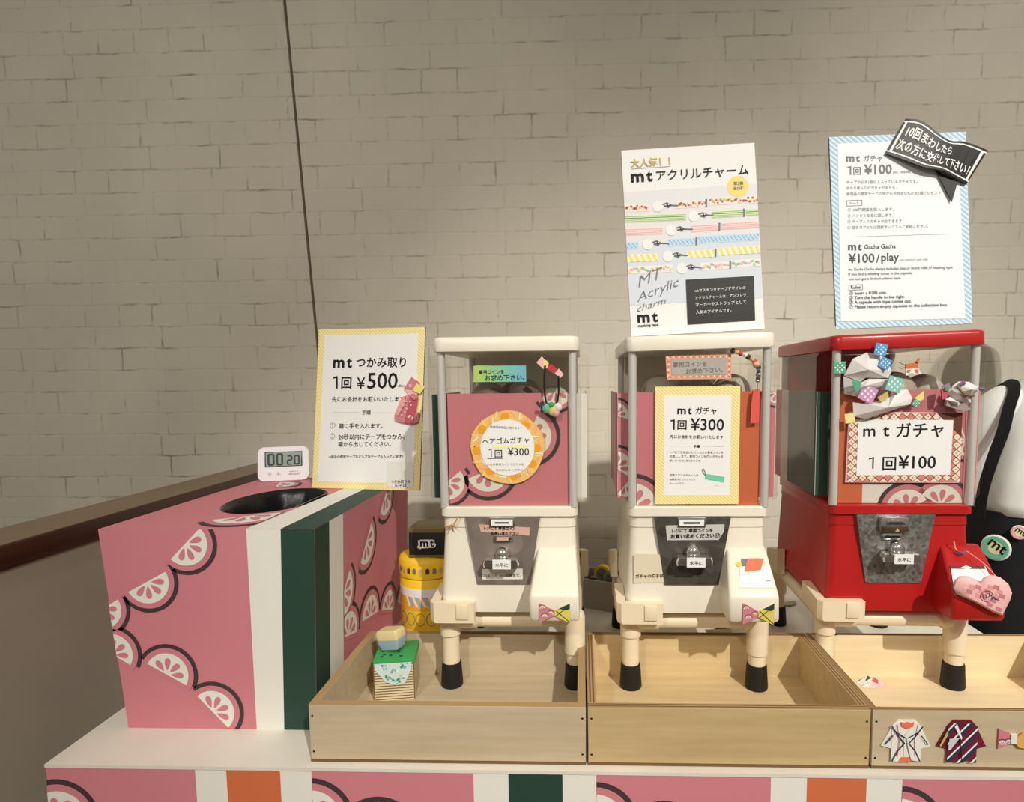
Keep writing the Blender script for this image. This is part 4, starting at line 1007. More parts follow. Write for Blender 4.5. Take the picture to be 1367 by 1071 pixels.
# black speech banner stuck on the board
def banner():
    mb = MB(); B = [(-.0186, .1291), (.0262, .1012), (.1076, .0758), (.0724, .0244), (.0475, .0345), (.0483, -.0014), (.0289, .0446), (-.0521, .0769)]
    curve = lambda x: -.004 - .010 * math.sin(max(0, min(1, (x + .052) / .16)) * PI)
    # strip of quads along the banner so that the paper bulges
    n = 14
    topl = [(-.0186, .1291), (.004, .1225), (.0262, .1012), (.045, .0890), (.0700, .0880), (.1076, .0758)]
    botl = [(-.0521, .0769), (-.025, .0640), (.0030, .0500), (.0289, .0446), (.0500, .0345), (.0724, .0244)]
    def interp(L, t):
        f = t * (len(L) - 1); i = min(int(f), len(L) - 2); s = f - i; return (L[i][0] + (L[i + 1][0] - L[i][0]) * s, L[i][1] + (L[i + 1][1] - L[i][1]) * s)
    tp = [interp(spl(topl), i / n) for i in range(n + 1)]; bt = [interp(spl(botl), i / n) for i in range(n + 1)]
    def strip(f0, f1, off, mt):
        for i in range(n):
            q = []
            for (k, f) in ((i, f0), (i + 1, f0), (i + 1, f1), (i, f1)):
                x = bt[k][0] + (tp[k][0] - bt[k][0]) * f; z = bt[k][1] + (tp[k][1] - bt[k][1]) * f
                q.append((x, -.004 - .009 * math.sin(k / n * PI) - off, z))
            mb.face(q, mt)
    strip(0, 1, 0, BLACKCARD); strip(0, 1, -.0008, BLACKCARD)
    strip(.90, .935, .0004, WHITE2); strip(.065, .10, .0004, WHITE2)
    for k0, k1 in ((.45, .85), (13.15, 13.55)):
        q = []
        for kk, f in ((k0, .065), (k1, .065), (k1, .935), (k0, .935)):
            b_ = interp(spl(botl), kk / n); t_ = interp(spl(topl), kk / n)
            q.append((b_[0] + (t_[0] - b_[0]) * f, -.004 - .009 * math.sin(kk / n * PI) - .0004, b_[1] + (t_[1] - b_[1]) * f))
        mb.face(q, WHITE2)
    mb.prism([(.0250, .0480), (.0483, -.0014), (.0590, .0300)], (Vector((0, -.004, 0)), X, Z, -Y), .001, BLACKCARD)
    # brush lettering that follows the paper
    def lay(s, f, k0, k1, bold):
        vs, fs, W = text_mesh(s, bold)
        pts = []
        for x, y in vs:
            kk = k0 + (k1 - k0) * x / W; b_ = interp(spl(botl), kk / n); t_ = interp(spl(topl), kk / n); ff = f + y * .30
            pts.append((b_[0] + (t_[0] - b_[0]) * ff, -.004 - .009 * math.sin(kk / n * PI) - .0009, b_[1] + (t_[1] - b_[1]) * ff))
        mb.raw(pts, fs, WHITE2)
    lay('10回まわしたら', .56, 1.4, 9.2, .03); lay('次の方に交代して下さい！', .20, 1.0, 12.9, .025)
    o = mb.build('black_banner', p3, smooth=False); o.location = (.031, 0, .199); o.scale = (1.05, 1, 1.05)
    o['label'] = 'black wavy banner with white brush lettering'
def spl(L):
    return [(q.x, q.z) for q in spline([(a, 0, b) for a, b in L], 8)]
banner()

# ------------------------------------------------------------------ pink prize box
bx = thing('prize_box', (0, 0, 0), 0, 'big pink citrus patterned box with a round hand hole on top', 'box')
BY0, BY1, BZ0, BZ1 = .882, 1.372, .80, 1.1255
def bxs(z):  # left and right side at height z
    f = (z - BZ0) / (BZ1 - BZ0); return -.731 - .024 * f, -.424 + .012 * f
mb = MB()
l0, r0 = bxs(BZ0); l1, r1 = bxs(BZ1); hx, hy, hr, hry = -.588, 1.108, .084, .122
F = [Vector((l0, BY0, BZ0)), Vector((r0, BY0, BZ0)), Vector((r1, BY0, BZ1)), Vector((l1, BY0, BZ1))]
Bk = [Vector((p.x, BY1, p.z)) for p in F]
mb.face(F, PINK); mb.face([Bk[1], Bk[0], Bk[3], Bk[2]], PINK); mb.face([Bk[0], F[0], F[3], Bk[3]], PINK); mb.face([F[1], Bk[1], Bk[2], F[2]], PINK); mb.face([F[0], Bk[0], Bk[1], F[1]], PINK)
# top with an oval hole
n = 48; circ = [(hx + hr * math.cos(2 * PI * i / n), hy + hry * math.sin(2 * PI * i / n)) for i in range(n)]
def edgept(a):
    dx, dy = math.cos(a), math.sin(a); ts = []
    if dx > 1e-9: ts.append((r1 - hx) / dx)
    if dx < -1e-9: ts.append((l1 - hx) / dx)
    if dy > 1e-9: ts.append((BY1 - hy) / dy)
    if dy < -1e-9: ts.append((BY0 - hy) / dy)
    t_ = min(ts); return (hx + dx * t_, hy + dy * t_)
angs = sorted([2 * PI * i / n for i in range(n)] + [math.atan2(cy - hy, cx - hx) % (2 * PI) for cx in (l1, r1) for cy in (BY0, BY1)])
wb = -.4685; gb = None     # stripes run along the right side of the top
for i, a in enumerate(angs):
    b = angs[(i + 1) % len(angs)]
    ia = (hx + hr * math.cos(a), hy + hry * math.sin(a)); ib = (hx + hr * math.cos(b), hy + hry * math.sin(b)); ea = edgept(a); eb = edgept(b)
    mb.face([(ia[0], ia[1], BZ1), (ea[0], ea[1], BZ1), (eb[0], eb[1], BZ1), (ib[0], ib[1], BZ1)], PINK)
mb.loft([[(x, y, BZ1) for x, y in circ], [(x, y, BZ1 - .004) for x, y in circ]], mat('cut_edge', (176, 150, 130), .9), False, False)
# printed front
W_ = r1 - l1; p = Pr(mb, (l1, BY0, BZ0), X, Z, W_, BZ1 - BZ0, eps=.0004)
H_ = BZ1 - BZ0
fx = lambda u, v: ((l0 - l1) * (1 - v) + u * ((r0 - l0) + ((r1 - l1) - (r0 - l0)) * v), v * H_)
def fpoly(uv, m, ly=1): p.put([fx(*q) for q in uv], m, ly)
fpoly([(.685, 0), (.830, 0), (.845, 1), (.687, 1)], WHITE); fpoly([(.830, 0), (1, 0), (1, 1), (.845, 1)], GREEN)
U = .000444
cv = lambda xc, yc: (((xc - 80) - (yc - 340) * .0) * U, (1030 - yc) * H_ / 690)
p.rect = [fx(0, 0), fx(.686, 0), fx(.686, 1), fx(0, 1)]
p.citrus([(*cv(72, 612), .046, -60), (*cv(245, 517), .050, -62), (*cv(392, 388), .050, -45)], layer=2)
p.citrus([(*cv(98, 768), .048, 58), (*cv(293, 838), .050, 60), (*cv(452, 968), .050, 42)], layer=2)
# right side
p = Pr(mb, (r0, BY0, BZ0), Y, Vector((r1 - r0, 0, BZ1 - BZ0)), BY1 - BY0, Vector((r1 - r0, 0, BZ1 - BZ0)).length, eps=.0004)
p.bar(0, 0, .052, p.h, GREEN, 1); p.bar(.052, 0, .108, p.h, WHITE, 1)
p.rect = (.108, 0, p.w, p.h); R_ = .060
p.citrus([(.105, .185, R_, -40), (.215, .245, R_, -42), (.325, .315, R_, -45), (.42, .40, R_, -45)], layer=2)
p.citrus([(.125, .100, R_, 75), (.235, .090, R_, 80), (.345, .060, R_, 70), (.45, .03, R_, 60)], layer=2)
# top print
p = Pr(mb, (l1, BY0, BZ1), X, Y, W_, BY1 - BY0, eps=.0004)
fr0 = .687 * W_; fr1 = .845 * W_
p.bar(fr0, 0, .235, p.h, WHITE, 1)
p.rect = (fr0, 0, p.w, p.h); p.put([(fr0, 0), (fr1, 0), (.300, p.h), (.258, p.h)], WHITE, 1); p.put([(fr1, 0), (p.w, 0), (p.w, p.h), (.300, p.h)], GREEN, 1)
mb2 = mb
body = mb.build('box_body', bx, smooth=False)
# the top print must leave the hole open: draw slices only outside the oval
for rc, it in (((.12, .0, .236, .125), (.190, .083, .072, -58)), ((0, .36, .2, BY1 - BY0), (.085, .385, .050, 20))):
    mb = MB(); p = Pr(mb, (l1, BY0, BZ1 + .0004), X, Y, W_, BY1 - BY0, eps=.0003); p.rect = rc; p.citrus([it], layer=1)
    mb.build('top_print', bx, smooth=False)
# black bag lining inside the hole
mb = MB(); rings = []
rr = random.Random(2)
for k, (s, z) in enumerate(((1.0, BZ1 + .0006), (.97, BZ1 - .002), (.92, BZ1 - .012), (.84, BZ1 - .04), (.80, BZ1 - .09), (.72, BZ1 - .16), (.4, BZ1 - .20), (.05, BZ1 - .21))):
    rings.append([(hx + hr * s * math.cos(2 * PI * i / n) * (1 + (rr.uniform(-.05, .05) if 1 < k < 6 else 0)), hy + hry * s * math.sin(2 * PI * i / n) * (1 + (rr.uniform(-.05, .05) if 1 < k < 6 else 0)), z) for i in range(n)])
mb.loft(rings, BAGK, False, True); mb.build('bag_lining', bx, sharp=70)

# timer
tm = thing('kitchen_timer', (-.684, 1.322, 1.1259), math.radians(20), 'white digital kitchen timer reading 00 20 on the pink box', 'timer')
mb = MB()
def rr2(w, h, y, r, n=6): return [(a, y, b) for a, b, _ in rrect(-w / 2, w / 2, 0, h, 0, r, n)]
def sh(ring, s): 
    c = .0405; return [(a * s, y, c + (b - c) * s) for a, y, b in ring]
mb.loft([sh(rr2(.108, .081, .020, .014), .9), rr2(.108, .081, .016, .014), rr2(.110, .081, .004, .015), sh(rr2(.110, .081, 0, .015), .97)], TIMERP)
p = Pr(mb, (-.055, 0, 0), X, Z, .110, .081); p.mb = mb
tb = mb.build('case', tm, (0, 0, 0), (math.radians(-14), 0, 0), sharp=40)
mb = MB(); mb.box(-.0395, .0405, -.0008, .002, .033, .0690, LCDD, .0015); mb.box(-.0365, .0375, -.0014, -.0008, .0352, .0668, LCD)
p = Pr(mb, (0, -.0014, 0), X, Z, 1, 1, rect=(-1, -1, 1, 1))
def seg(p, x, z, w, h, segs, t_):
    pos = {'a': ((x, z + h), (x + w, z + h)), 'g': ((x, z + h / 2), (x + w, z + h / 2)), 'd': ((x, z), (x + w, z)), 'f': ((x, z + h / 2), (x, z + h)), 'e': ((x, z), (x, z + h / 2)), 'b': ((x + w, z + h / 2), (x + w, z + h)), 'c': ((x + w, z), (x + w, z + h / 2))}
    for s in segs:
        (a, b), (c, d) = pos[s]; q = .12
        p.line([(a + (c - a) * q, b + (d - b) * q), (c - (c - a) * q, d - (d - b) * q)], t_, LCDK, 1)
seg(p, -.0310, .0385, .0105, .0240, 'abcdef', .0044); seg(p, -.0130, .0385, .0105, .0240, 'abcdef', .0044)
seg(p, .0085, .0385, .0090, .0190, 'abged', .0034); seg(p, .0240, .0385, .0090, .0190, 'abcdef', .0034)
mb.build('screen', tb)
for x, wd in ((-.0290, .008), (-.0105, .008), (.0215, .027)):
    mb = MB(); mb.box(x - wd / 2, x + wd / 2, -.0022, .001, .0145, .0225, TIMERP, .003, 3)
    p = Pr(mb, (0, -.0022, 0), X, Z, 1, 1, rect=(-1, -1, 1, 1))
    if wd > .02: p.text('スタート', x - .010, .0190, .020, GREY, 1); p.text('ストップ', x - .010, .0152, .020, GREY, 1)
    else: p.text('分' if x < -.02 else '秒', x - .002, .0168, .004, GREY, 1, .02)
    mb.build('button', tb)

# ------------------------------------------------------------------ craft box and wrapped sponge in the first tray
cb = thing('striped_craft_box', (-.3255, .985, .8103), math.radians(9), 'little striped paper box with a green lid in the left tray', 'box')
SB = mat('craft_paper', (222, 206, 168), .7); SBL = mat('craft_stripe', (112, 88, 62), .7)
mb = MB(); mb.box(-.034, .034, -.032, .040, 0, .064, SB)
p = Pr(mb, (-.034, -.032, 0), X, Z, .068, .064)
for i in range(14): p.bar(0.002, .002 + i * .0046, .066, .0036 + i * .0046, SBL, 1)
p.bar(0, 0, .0016, .064, SBL, 2); p.bar(.0664, 0, .068, .064, SBL, 2)
p = Pr(mb, (.034, -.032, 0), Y, Z, .072, .064)
for i in range(16):
    for j in range(5): p.put([(.003 + j * .014, .002 + i * .0040), (.008 + j * .014, .003 + i * .0040), (.014 + j * .014, .002 + i * .0040), (.008 + j * .014, .001 + i * .0040)], SBL, 1)
mb.build('box_body', cb, smooth=False)
mb = MB(); mb.box(-.034, .035, -.0335, .041, .0643, .0720, LGREEN, .001)
for i in range(8): mb.lathe((random.uniform(-.025, .03), random.uniform(-.025, .035), .0720), [(.003, 0), (.003, .0004), (.0005, .0004)], GREEN, 8)
mb.build('lid', cb)
mb = MB(); quad(mb, [(-.032, .0665), (.030, .0665), (.029, .054), (.018, .030), (.004, .027), (-.014, .034), (-.030, .055)], -.0328, .0012, mat('floral_paper', (206, 224, 220), .6))
p = Pr(mb, (0, -.0340, 0), X, Z, 1, 1, rect=(-.031, .029, .029, .066))
rr = random.Random(4)
for c in ((-.016, .060), (.002, .052), (.018, .061), (.010, .040), (-.010, .042), (.004, .033)):
    for k in range(9): p.disc((c[0] + rr.uniform(-.006, .006), c[1] + rr.uniform(-.004, .004)), .0019, rr.choice([PGREEN, LGREEN, MBLUE, WHITE2]), 1, 8)
mb.build('floral_paper', cb, smooth=False)
sp = thing('wrapped_sponge', (-.333, .990, .8105 + .0722), math.radians(-18), 'yellow and blue block in clear wrap on top of the craft box', 'soap block')
mb = MB(); mb.loft([rrect(-.017, .017, -.010, .014, .003, .003), rrect(-.021, .021, -.012, .016, .015, .003), rrect(-.021, .021, -.012, .016, .021, .003)], mat('sponge_blue', (166, 190, 214), .8)); mb.loft([rrect(-.0212, .0212, -.0122, .0162, .021, .003), rrect(-.0212, .0212, -.0122, .0162, .034, .003), rrect(-.019, .019, -.010, .014, .037, .003)], mat('sponge_cream', (236, 220, 166), .8))
mb.build('block', sp, (0, 0, 0), (0, math.radians(-10), 0))
mb = MB(); mb.loft([rrect(-.018, .018, -.013, .016, .000, .004), rrect(-.0235, .0235, -.0145, .0185, .014, .004), rrect(-.0235, .0235, -.0145, .0185, .036, .004), rrect(-.022, .021, -.013, .017, .040, .004)], BAGC); mb.tube([(-.022, 0, .040), (-.026, .002, .046), (-.020, .004, .043)], .0008, BAGC, 5)
mb.build('clear_wrap', sp, (0, 0, 0), (0, math.radians(-10), 0))

# ------------------------------------------------------------------ yellow tape canister and black tape box behind the first tray
yc = thing('yellow_canister', (-.322, 1.205, .80), 0, 'round yellow canister striped like tape rolls, behind the left tray', 'canister')
mb = MB(); R = .060
def ringband(z0, z1, r, m, bev=.002): mb.lathe((0, 0, 0), [(r - bev, z0), (r, z0 + bev), (r, z1 - bev), (r - bev, z1)], m, 48)
mb.lathe((0, 0, 0), [(.001, 0), (R - .003, 0), (R, .003), (R, .150), (R - .002, .152), (.001, .152)], YEL, 48)
mb.lathe((0, 0, 0), [(R + .0006, .020), (R + .0006, .048)], mat('tape_film', (226, 204, 120), .4), 48)
mb.lathe((0, 0, 0), [(R + .0006, .090), (R + .0006, .118)], mat('orange_yellow', (240, 178, 50), .5), 48)
mb.lathe((0, 0, 0), [(R + .0006, .118), (R + .0006, .134)], WHITE2, 48)
for i in range(10):
    a = -PI / 2 - .75 + i * .14
    q = lambda aa, z: ((R + .001) * math.cos(aa), (R + .001) * math.sin(aa), z)
    if i < 7: mb.face([q(a + .25, .098), q(a + .33, .098), q(a + .18, .118), q(a + .10, .118)], MBLUE if i % 2 else WHITE2)
for k in range(6):
    a0 = -PI / 2 - .8 + k * .36
    mb.tube([((R + .001) * math.cos(a0 + .16 * math.cos(t / 14 * 2 * PI)), (R + .001) * math.sin(a0 + .16 * math.cos(t / 14 * 2 * PI)), .072 + .013 * math.sin(t / 14 * 2 * PI)) for t in range(15)], .0006, GREY, 5)
mb.build('canister_body', yc, sharp=45)
mb = MB(); mb.lathe((0, 0, 0), [(.001, .152), (R - .004, .152), (R + .001, .155), (R + .0015, .185), (R - .002, .193), (R - .010, .197), (.001, .198)], YEL, 48)
for i in range(9):
    a = -PI / 2 - .9 + i * .22
    c = ((R + .0022) * math.cos(a), (R + .0022) * math.sin(a), .172)
    mb.face([((R + .002) * math.cos(a + d), (R + .002) * math.sin(a + d), .172 + e) for d, e in ((-.06, -.006), (.05, -.006), (.07, .002), (0, .007), (-.06, .003))], [GREY, GOLD, OUTL][i % 3])
mb.build('lid', yc, sharp=45)
tb2 = thing('black_tape_box', (-.3120, 1.185, .9984), 0, 'small black and gold box with a white mt label on the yellow canister', 'box')
mb = MB(); mb.box(-.037, .0355, -.030, .040, 0, .058, BLACKCARD, .0012); mb.box(-.0375, .036, -.0306, .0405, .050, .0585, OLIVE, .001); mb.box(-.0375, .036, -.0306, .0405, -.0002, .004, OLIVE, .0008)
mb.build('box_body', tb2)
mb = MB(); quad(mb, [(-.018, .034), (-.012, .036), (.012, .036), (.0165, .034), (.015, .030), (.019, .026), (.016, .020), (-.012, .018), (-.014, .016), (-.020, .020), (-.017, .026)], -.0305, .0006, WHITE2)
p = Pr(mb, (0, -.0311, 0), X, Z, 1, 1, rect=(-1, -1, 1, 1)); p.mt(-.0135, .0145, .0222, INK, 2); mb.build('torn_label', tb2, smooth=False)

# ------------------------------------------------------------------ box of tape rolls behind, between the white machines
gb_ = thing('grey_carton', (.046, 1.425, .80), math.radians(-24), 'low grey carton holding tape rolls, behind the gap between white machines', 'carton')
mb = MB(); a_, b_, h_, th = .050, .045, .072, .003
mb.box(-a_, a_, -b_, -b_ + th, 0, h_, GREYBOX); mb.build('front_wall', gb_)
mb = MB(); mb.box(-a_, a_, b_ - th, b_, 0, h_, GREYBOX); mb.build('back_wall', gb_)
for s in (-1, 1):
    mb = MB(); mb.box(min(s * a_, s * (a_ - th)), max(s * a_, s * (a_ - th)), -b_ + th, b_ - th, 0, h_, GREYBOX); mb.build('side_wall', gb_)
mb = MB(); mb.box(-a_ + th, a_ - th, -b_ + th, b_ - th, 0, .003, GREYBOX); mb.build('base', gb_)
def roll(loc, r, wdt, mt, rim, label, rot):
    mb = MB(); mb.lathe((0, 0, 0), [(r * .6, -wdt / 2), (r, -wdt / 2), (r, wdt / 2), (r * .6, wdt / 2), (r * .6, -wdt / 2)], mt, 28)
    mb.lathe((0, 0, 0), [(r * .6, -wdt / 2 - .0004), (r * .7, -wdt / 2 - .0004), (r * .7, wdt / 2 + .0004), (r * .6, wdt / 2 + .0004)], rim, 28)
    o = mb.build('tape_roll', None, loc, rot); tag(o, label, 'tape roll', 'tape rolls in the grey carton')
roll((.030, 1.425, .848), .020, .018, mat('brown_tape', (92, 74, 56), .5), GREY, 'dark brown tape roll in the grey carton', (PI / 2, 0, -.4))
roll((.074, 1.428, .862), .022, .016, mat('sage_tape', (150, 160, 120), .5), GREY, 'sage green rimmed tape roll standing in the grey carton', (PI / 2, .0, -.4))
roll((.052, 1.452, .866), .022, .014, YEL, GREY, 'yellow tape roll at the back of the grey carton', (PI / 2, 0, -.4))
# green leaf scrap on the table top between the middle and red machines
mb = MB(); mb.prism([(-.020, -.006), (-.006, -.012), (.014, -.006), (.022, .004), (.006, .010), (-.012, .008)], (Vector((0, 0, 0)), X, Y, Z), .004, mat('sage_tape', (150, 160, 120), .5)); o = mb.build('green_paper_scrap', None, (.505, 1.42, .8003), (0, 0, .4), smooth=False)
tag(o, 'green paper scrap on the table between the middle and red machines', 'paper scrap')

# ------------------------------------------------------------------ paper crafts on and in the third tray
TY = .8035
def kimono(x, z, sc_, label, base, deco, rot=0):
    mb = MB(); y0 = 0
    body = [(-.020, -.030), (.020, -.030), (.020, .026), (-.020, .026)]
    quad(mb, [(-.019, .022), (-.012, .030), (.012, .030), (.019, .022), (.034, -.008), (.021, -.012), (-.021, -.012), (-.034, -.008)], y0, .0016, base)
    quad(mb, [(-.020, -.030), (-.002, -.032), (.004, .018), (-.008, .028), (-.020, .022)], -.0016, .0010, base)
    quad(mb, [(-.003, -.026), (.020, -.030), (.020, .022), (.009, .028), (-.004, .006)], -.0027, .0010, base)
    p = Pr(mb, (0, -.0037, 0), X, Z, 1, 1, rect=(-.034, -.031, .034, .030)); deco(p, mb)
    o = mb.build('paper_kimono', None, (x, TY, z), (0, rot, 0), smooth=False); tag(o, label, 'paper kimono', 'paper kimonos on the tray front')
def dk1(p, mb):
    for s in (-1, 1):
        p.line([(s * .021, .022), (s * .012, .008), (s * .003, -.003), (s * .012, -.014), (s * .019, -.029)], .0016, NAVY, 2)
        p.line([(s * .014, .024), (s * .010, .000), (s * .012, -.022)], .001, PINKD, 1); p.line([(s * .020, .008), (s * .029, -.004)], .0016, NAVY, 2); p.line([(s * .016, .012), (s * .022, .000)], .001, PALE, 1)
        p.line([(s * .016, .014), (s * .002, .005)], .0016, NAVY, 2)
    p.poly([(-.009, .029), (-.004, .0265), (.000, .029), (.004, .0265), (.009, .029), (.008, .022), (0, .018), (-.008, .022)], mat('coral_print', (238, 116, 82), .5), 2); p.poly([(-.010, -.030), (.008, -.030), (.006, -.023), (-.006, -.023)], mat('coral_print', (238, 116, 82), .5), 2)
    p.line([(-.001, .005), (.001, -.008), (.007, -.030)], .0012, GREY, 3)
kimono(.4510, .8440, 1, 'white paper kimono with navy and coral lines, first on the tray front', WHITE, dk1)
def dk2(p, mb):
    # the plaid stays inside the garment outline
    p.rect = (-.020, -.031, .020, .0265)
    for k in range(-3, 4):
        o_ = k * .019
        p.poly([(-.03 + o_, -.035), (-.027 + o_, -.035), (.033 + o_, .032), (.030 + o_, .032)], WHITE2, 2)
        p.poly([(-.026 + o_, -.035), (-.020 + o_, -.035), (.040 + o_, .032), (.034 + o_, .032)], NAVY, 1)
    p.poly([(-.012, .022), (-.009, .026), (-.001, .006), (-.002, .003)], WHITE2, 4); p.poly([(-.018, .004), (-.004, .006), (-.016, -.012), (-.019, -.012)], LGREY, 3); p.line([(-.004, .006), (.000, -.028)], .001, BLACKCARD, 5)
    p.rect = (-.034, -.012, -.020, .020); p.poly([(-.031, -.006), (-.029, -.008), (-.019, .012), (-.021, .016)], GOLD, 2)
kimono(.5270, .8445, 1, 'wine red plaid paper kimono, second on the tray front', WINE, dk2)
mb = MB()
def bow2(mb):
    quad(mb, [(-.020, .0145), (-.004, .0075), (-.002, -.005), (-.020, -.0150)], 0, .002, PINK); quad(mb, [(-.004, .0075), (.004, .0075), (.004, -.006), (-.004, -.006)], -.001, .003, WHITE); quad(mb, [(.000, -.003), (.012, .010), (.028, .010), (.026, -.014), (.008, -.012)], -.0015, .0022, mat('amber_paper', (226, 172, 90), .55))
    p = Pr(mb, (0, -.002, 0), X, Z, 1, 1, rect=(-.0195, -.013, -.0045, .012)); p.citrus([(-.015, -.008, .008, 90), (-.006, -.006, .007, 80)])
bow2(mb); o = mb.build('folded_paper_bow', None, (.5970, TY, .8480), smooth=False); tag(o, 'pink and amber folded paper bow at the right of the tray front', 'paper bow')
def crumple(loc, rot, label, cols, s):
    t = MB(); rr = random.Random(int(loc[0] * 1000))
    for i, m in enumerate(cols):
        a = i * 2.1; c = (s * .5 * math.cos(a) * (i > 0), s * .3 * math.sin(a) * (i > 0))
        base = [(c[0] + s * rr.uniform(.5, .9) * math.cos(2 * PI * k / 6), c[1] + s * .5 * rr.uniform(.5, .9) * math.sin(2 * PI * k / 6), 0) for k in range(6)]
        ap = (c[0] + s * .1, c[1], s * rr.uniform(.3, .55))
        for k in range(6): t.face([base[k], base[(k + 1) % 6], ap], m if k % 3 else WHITE)
        t.face(base[::-1], m)
    o = t.build('folded_paper_bow', None, loc, (0, 0, rot), smooth=False); tag(o, label, 'paper bow')
crumple((.510, 1.020, .8104), .1, 'pink folded paper ornament lying in the tray under the red machine', [PINKD, OUTL, PALE, PALE], .026)
crumple((.482, .925, .8104), 0, 'white and navy folded paper lying at the front of the right tray', [WHITE, NAVY, PALE], .022)
# white slips sticking out behind the trays
for i, (x, lb, sz) in enumerate(((.255, 'white slip of paper behind the middle tray under the chute', .024), (.69, 'white slip of paper behind the right tray', .02))):
    mb = MB(); mb.box(-sz, sz, -.012, .012, 0, .0006, WHITE2); o = mb.build('paper_slip', None, (x, 1.075, .878), (math.radians(12), 0, .1)); tag(o, lb, 'paper slip')

# paper kimono ornament pinned on the yellow notice
_E = __import__('mathutils').Euler((-.149, .0024, -.146))
_p = Vector((-.4554, 1.2137, 1.1262)) + _E.to_matrix() @ Vector((.0920, -.0022, .176))
ok = thing('origami_kimono', _p, 0, 'pink patterned folded paper kimono fixed to the yellow striped notice', 'paper kimono'); ok.rotation_euler = _E
mb = MB(); quad(mb, [(-.028, -.018), (-.014, .018), (.012, .026), (.022, .018), (.018, -.012), (.026, -.016), (.024, -.034), (.010, -.040), (-.026, -.032), (-.029, -.026)], -.0005, .003, PINK)
quad(mb, [(-.028, -.018), (-.014, .018), (.000, .020), (-.006, .004), (-.018, -.022)], -.0036, .0015, mat('rose_check', (232, 156, 158), .6)); quad(mb, [(.004, .020), (.013, .012), (.022, .016), (.018, -.012), (.012, -.038), (-.006, -.036)], -.0036, .0012, PINKD)
p = Pr(mb, (0, -.0052, 0), X, Z, 1, 1, rect=(-.03, -.04, .024, .024))
rr = random.Random(9)
for k in range(26):
    c = (rr.uniform(-.018, .012), rr.uniform(-.03, .012)); p.disc(c, rr.uniform(.0010, .0026), rr.choice([PALE, WHITE2, PALE]), 1, 8)
p.line([(-.004, .020), (-.006, .002), (-.020, -.022)], .0009, WINE, 2); p.line([(.006, .018), (.014, .010), (.020, .016)], .0009, WINE, 2)
mb.build('kimono_body', ok, smooth=False)
mb = MB(); quad(mb, [(-.010, .036), (.006, .060), (.024, .048), (.010, .034)], -.001, .003, PINK); quad(mb, [(.010, .032), (.018, .046), (.038, .040), (.034, .034), (.026, .024)], -.002, .003, YELLOW); quad(mb, [(-.010, .034), (.004, .020), (.016, .018), (.022, .028), (.010, .036)], -.0005, .0015, PALE)
p = Pr(mb, (0, -.004, 0), X, Z, 1, 1, rect=(-.01, .03, .022, .06)); p.disc((.004, .042), .0035, PALE, 1, 10)
mb.build('paper_fan', ok, smooth=False)

# ------------------------------------------------------------------ the person at the right
pr_ = thing('person', (1.262, 1.60, 0), 0, 'person in a loose white shirt and black badge covered apron behind the red machine', 'person')
def skin_body():
    V = {}; verts = []; rad = []; edges = []
    def add(n, co, r, par=None):
        V[n] = len(verts); verts.append(co); rad.append(r if isinstance(r, tuple) else (r, r))
        if par: edges.append((V[par], V[n]))
    add('pelvis', (0, 0, .86), (.135, .105)); add('belly', (0, .005, .98), (.122, .098), 'pelvis'); add('chest', (0, 0, 1.13), (.130, .100), 'belly'); add('upper', (0, .0, 1.24), (.110, .085), 'chest')
    add('neck0', (0, .008, 1.33), (.050, .052), 'upper'); add('neck1', (.008, .0, 1.385), (.046, .048), 'neck0'); add('head0', (.018, -.010, 1.44), (.062, .074), 'neck1'); add('head1', (.026, -.008, 1.50), (.074, .090), 'head0'); add('head2', (.030, -.004, 1.56), (.066, .080), 'head1'); add('head3', (.031, 0, 1.595), (.036, .046), 'head2')
    for s in (-1, 1):
        S = str(s)
        add('sh' + S, (s * .135, .005, 1.265), .052, 'upper'); add('el' + S, (s * .180, .062, 1.035), .039, 'sh' + S); add('fo' + S, (s * .13, .125, .92), .034, 'el' + S); add('wr' + S, (s * .075, .150, .85), .024, 'fo' + S); add('pa' + S, (s * .045, .155, .79), (.034, .016), 'wr' + S)
        add('hip' + S, (s * .085, 0, .80), .088, 'pelvis'); add('kn' + S, (s * .095, -.005, .46), .056, 'hip' + S); add('ca' + S, (s * .095, .015, .32), .054, 'kn' + S); add('an' + S, (s * .095, .020, .085), .036, 'ca' + S); add('he' + S, (s * .095, .0, .045), (.036, .034), 'an' + S); add('to' + S, (s * .10, -.12, .035), (.038, .022), 'he' + S)
        for k, (dx, ln) in enumerate(((-.024, .062), (-.008, .074), (.008, .070), (.022, .056))):
            add('f%d' % k + S, (s * .045 + dx, .152, .755), .009, 'pa' + S); add('g%d' % k + S, (s * .045 + dx * 1.1, .146, .755 - ln * .55), .008, 'f%d' % k + S); add('h%d' % k + S, (s * .045 + dx * 1.1, .134, .755 - ln), .0065, 'g%d' % k + S)
        add('t0' + S, (s * .045 + s * .034, .140, .790), .010, 'pa' + S); add('t1' + S, (s * .045 + s * .044, .128, .760), .008, 't0' + S)
    me = bpy.data.meshes.new('body'); me.from_pydata(verts, edges, []); o = bpy.data.objects.new('body', me); COL.objects.link(o)
    md = o.modifiers.new('s', 'SKIN'); md.use_smooth_shade = True
    for i, r in enumerate(rad): me.skin_vertices[0].data[i].radius = r
    me.skin_vertices[0].data[0].use_root = True
    sb = o.modifiers.new('u', 'SUBSURF'); sb.levels = 2; sb.render_levels = 2
    dg = bpy.context.evaluated_depsgraph_get(); dg.update(); nm = bpy.data.meshes.new_from_object(o.evaluated_get(dg))
    bpy.data.objects.remove(o); nm.materials.clear(); nm.materials.append(SKIN)
    for f in nm.polygons: f.use_smooth = True
    o = bpy.data.objects.new('body', nm); COL.objects.link(o); o.parent = pr_; return o
skin_body()
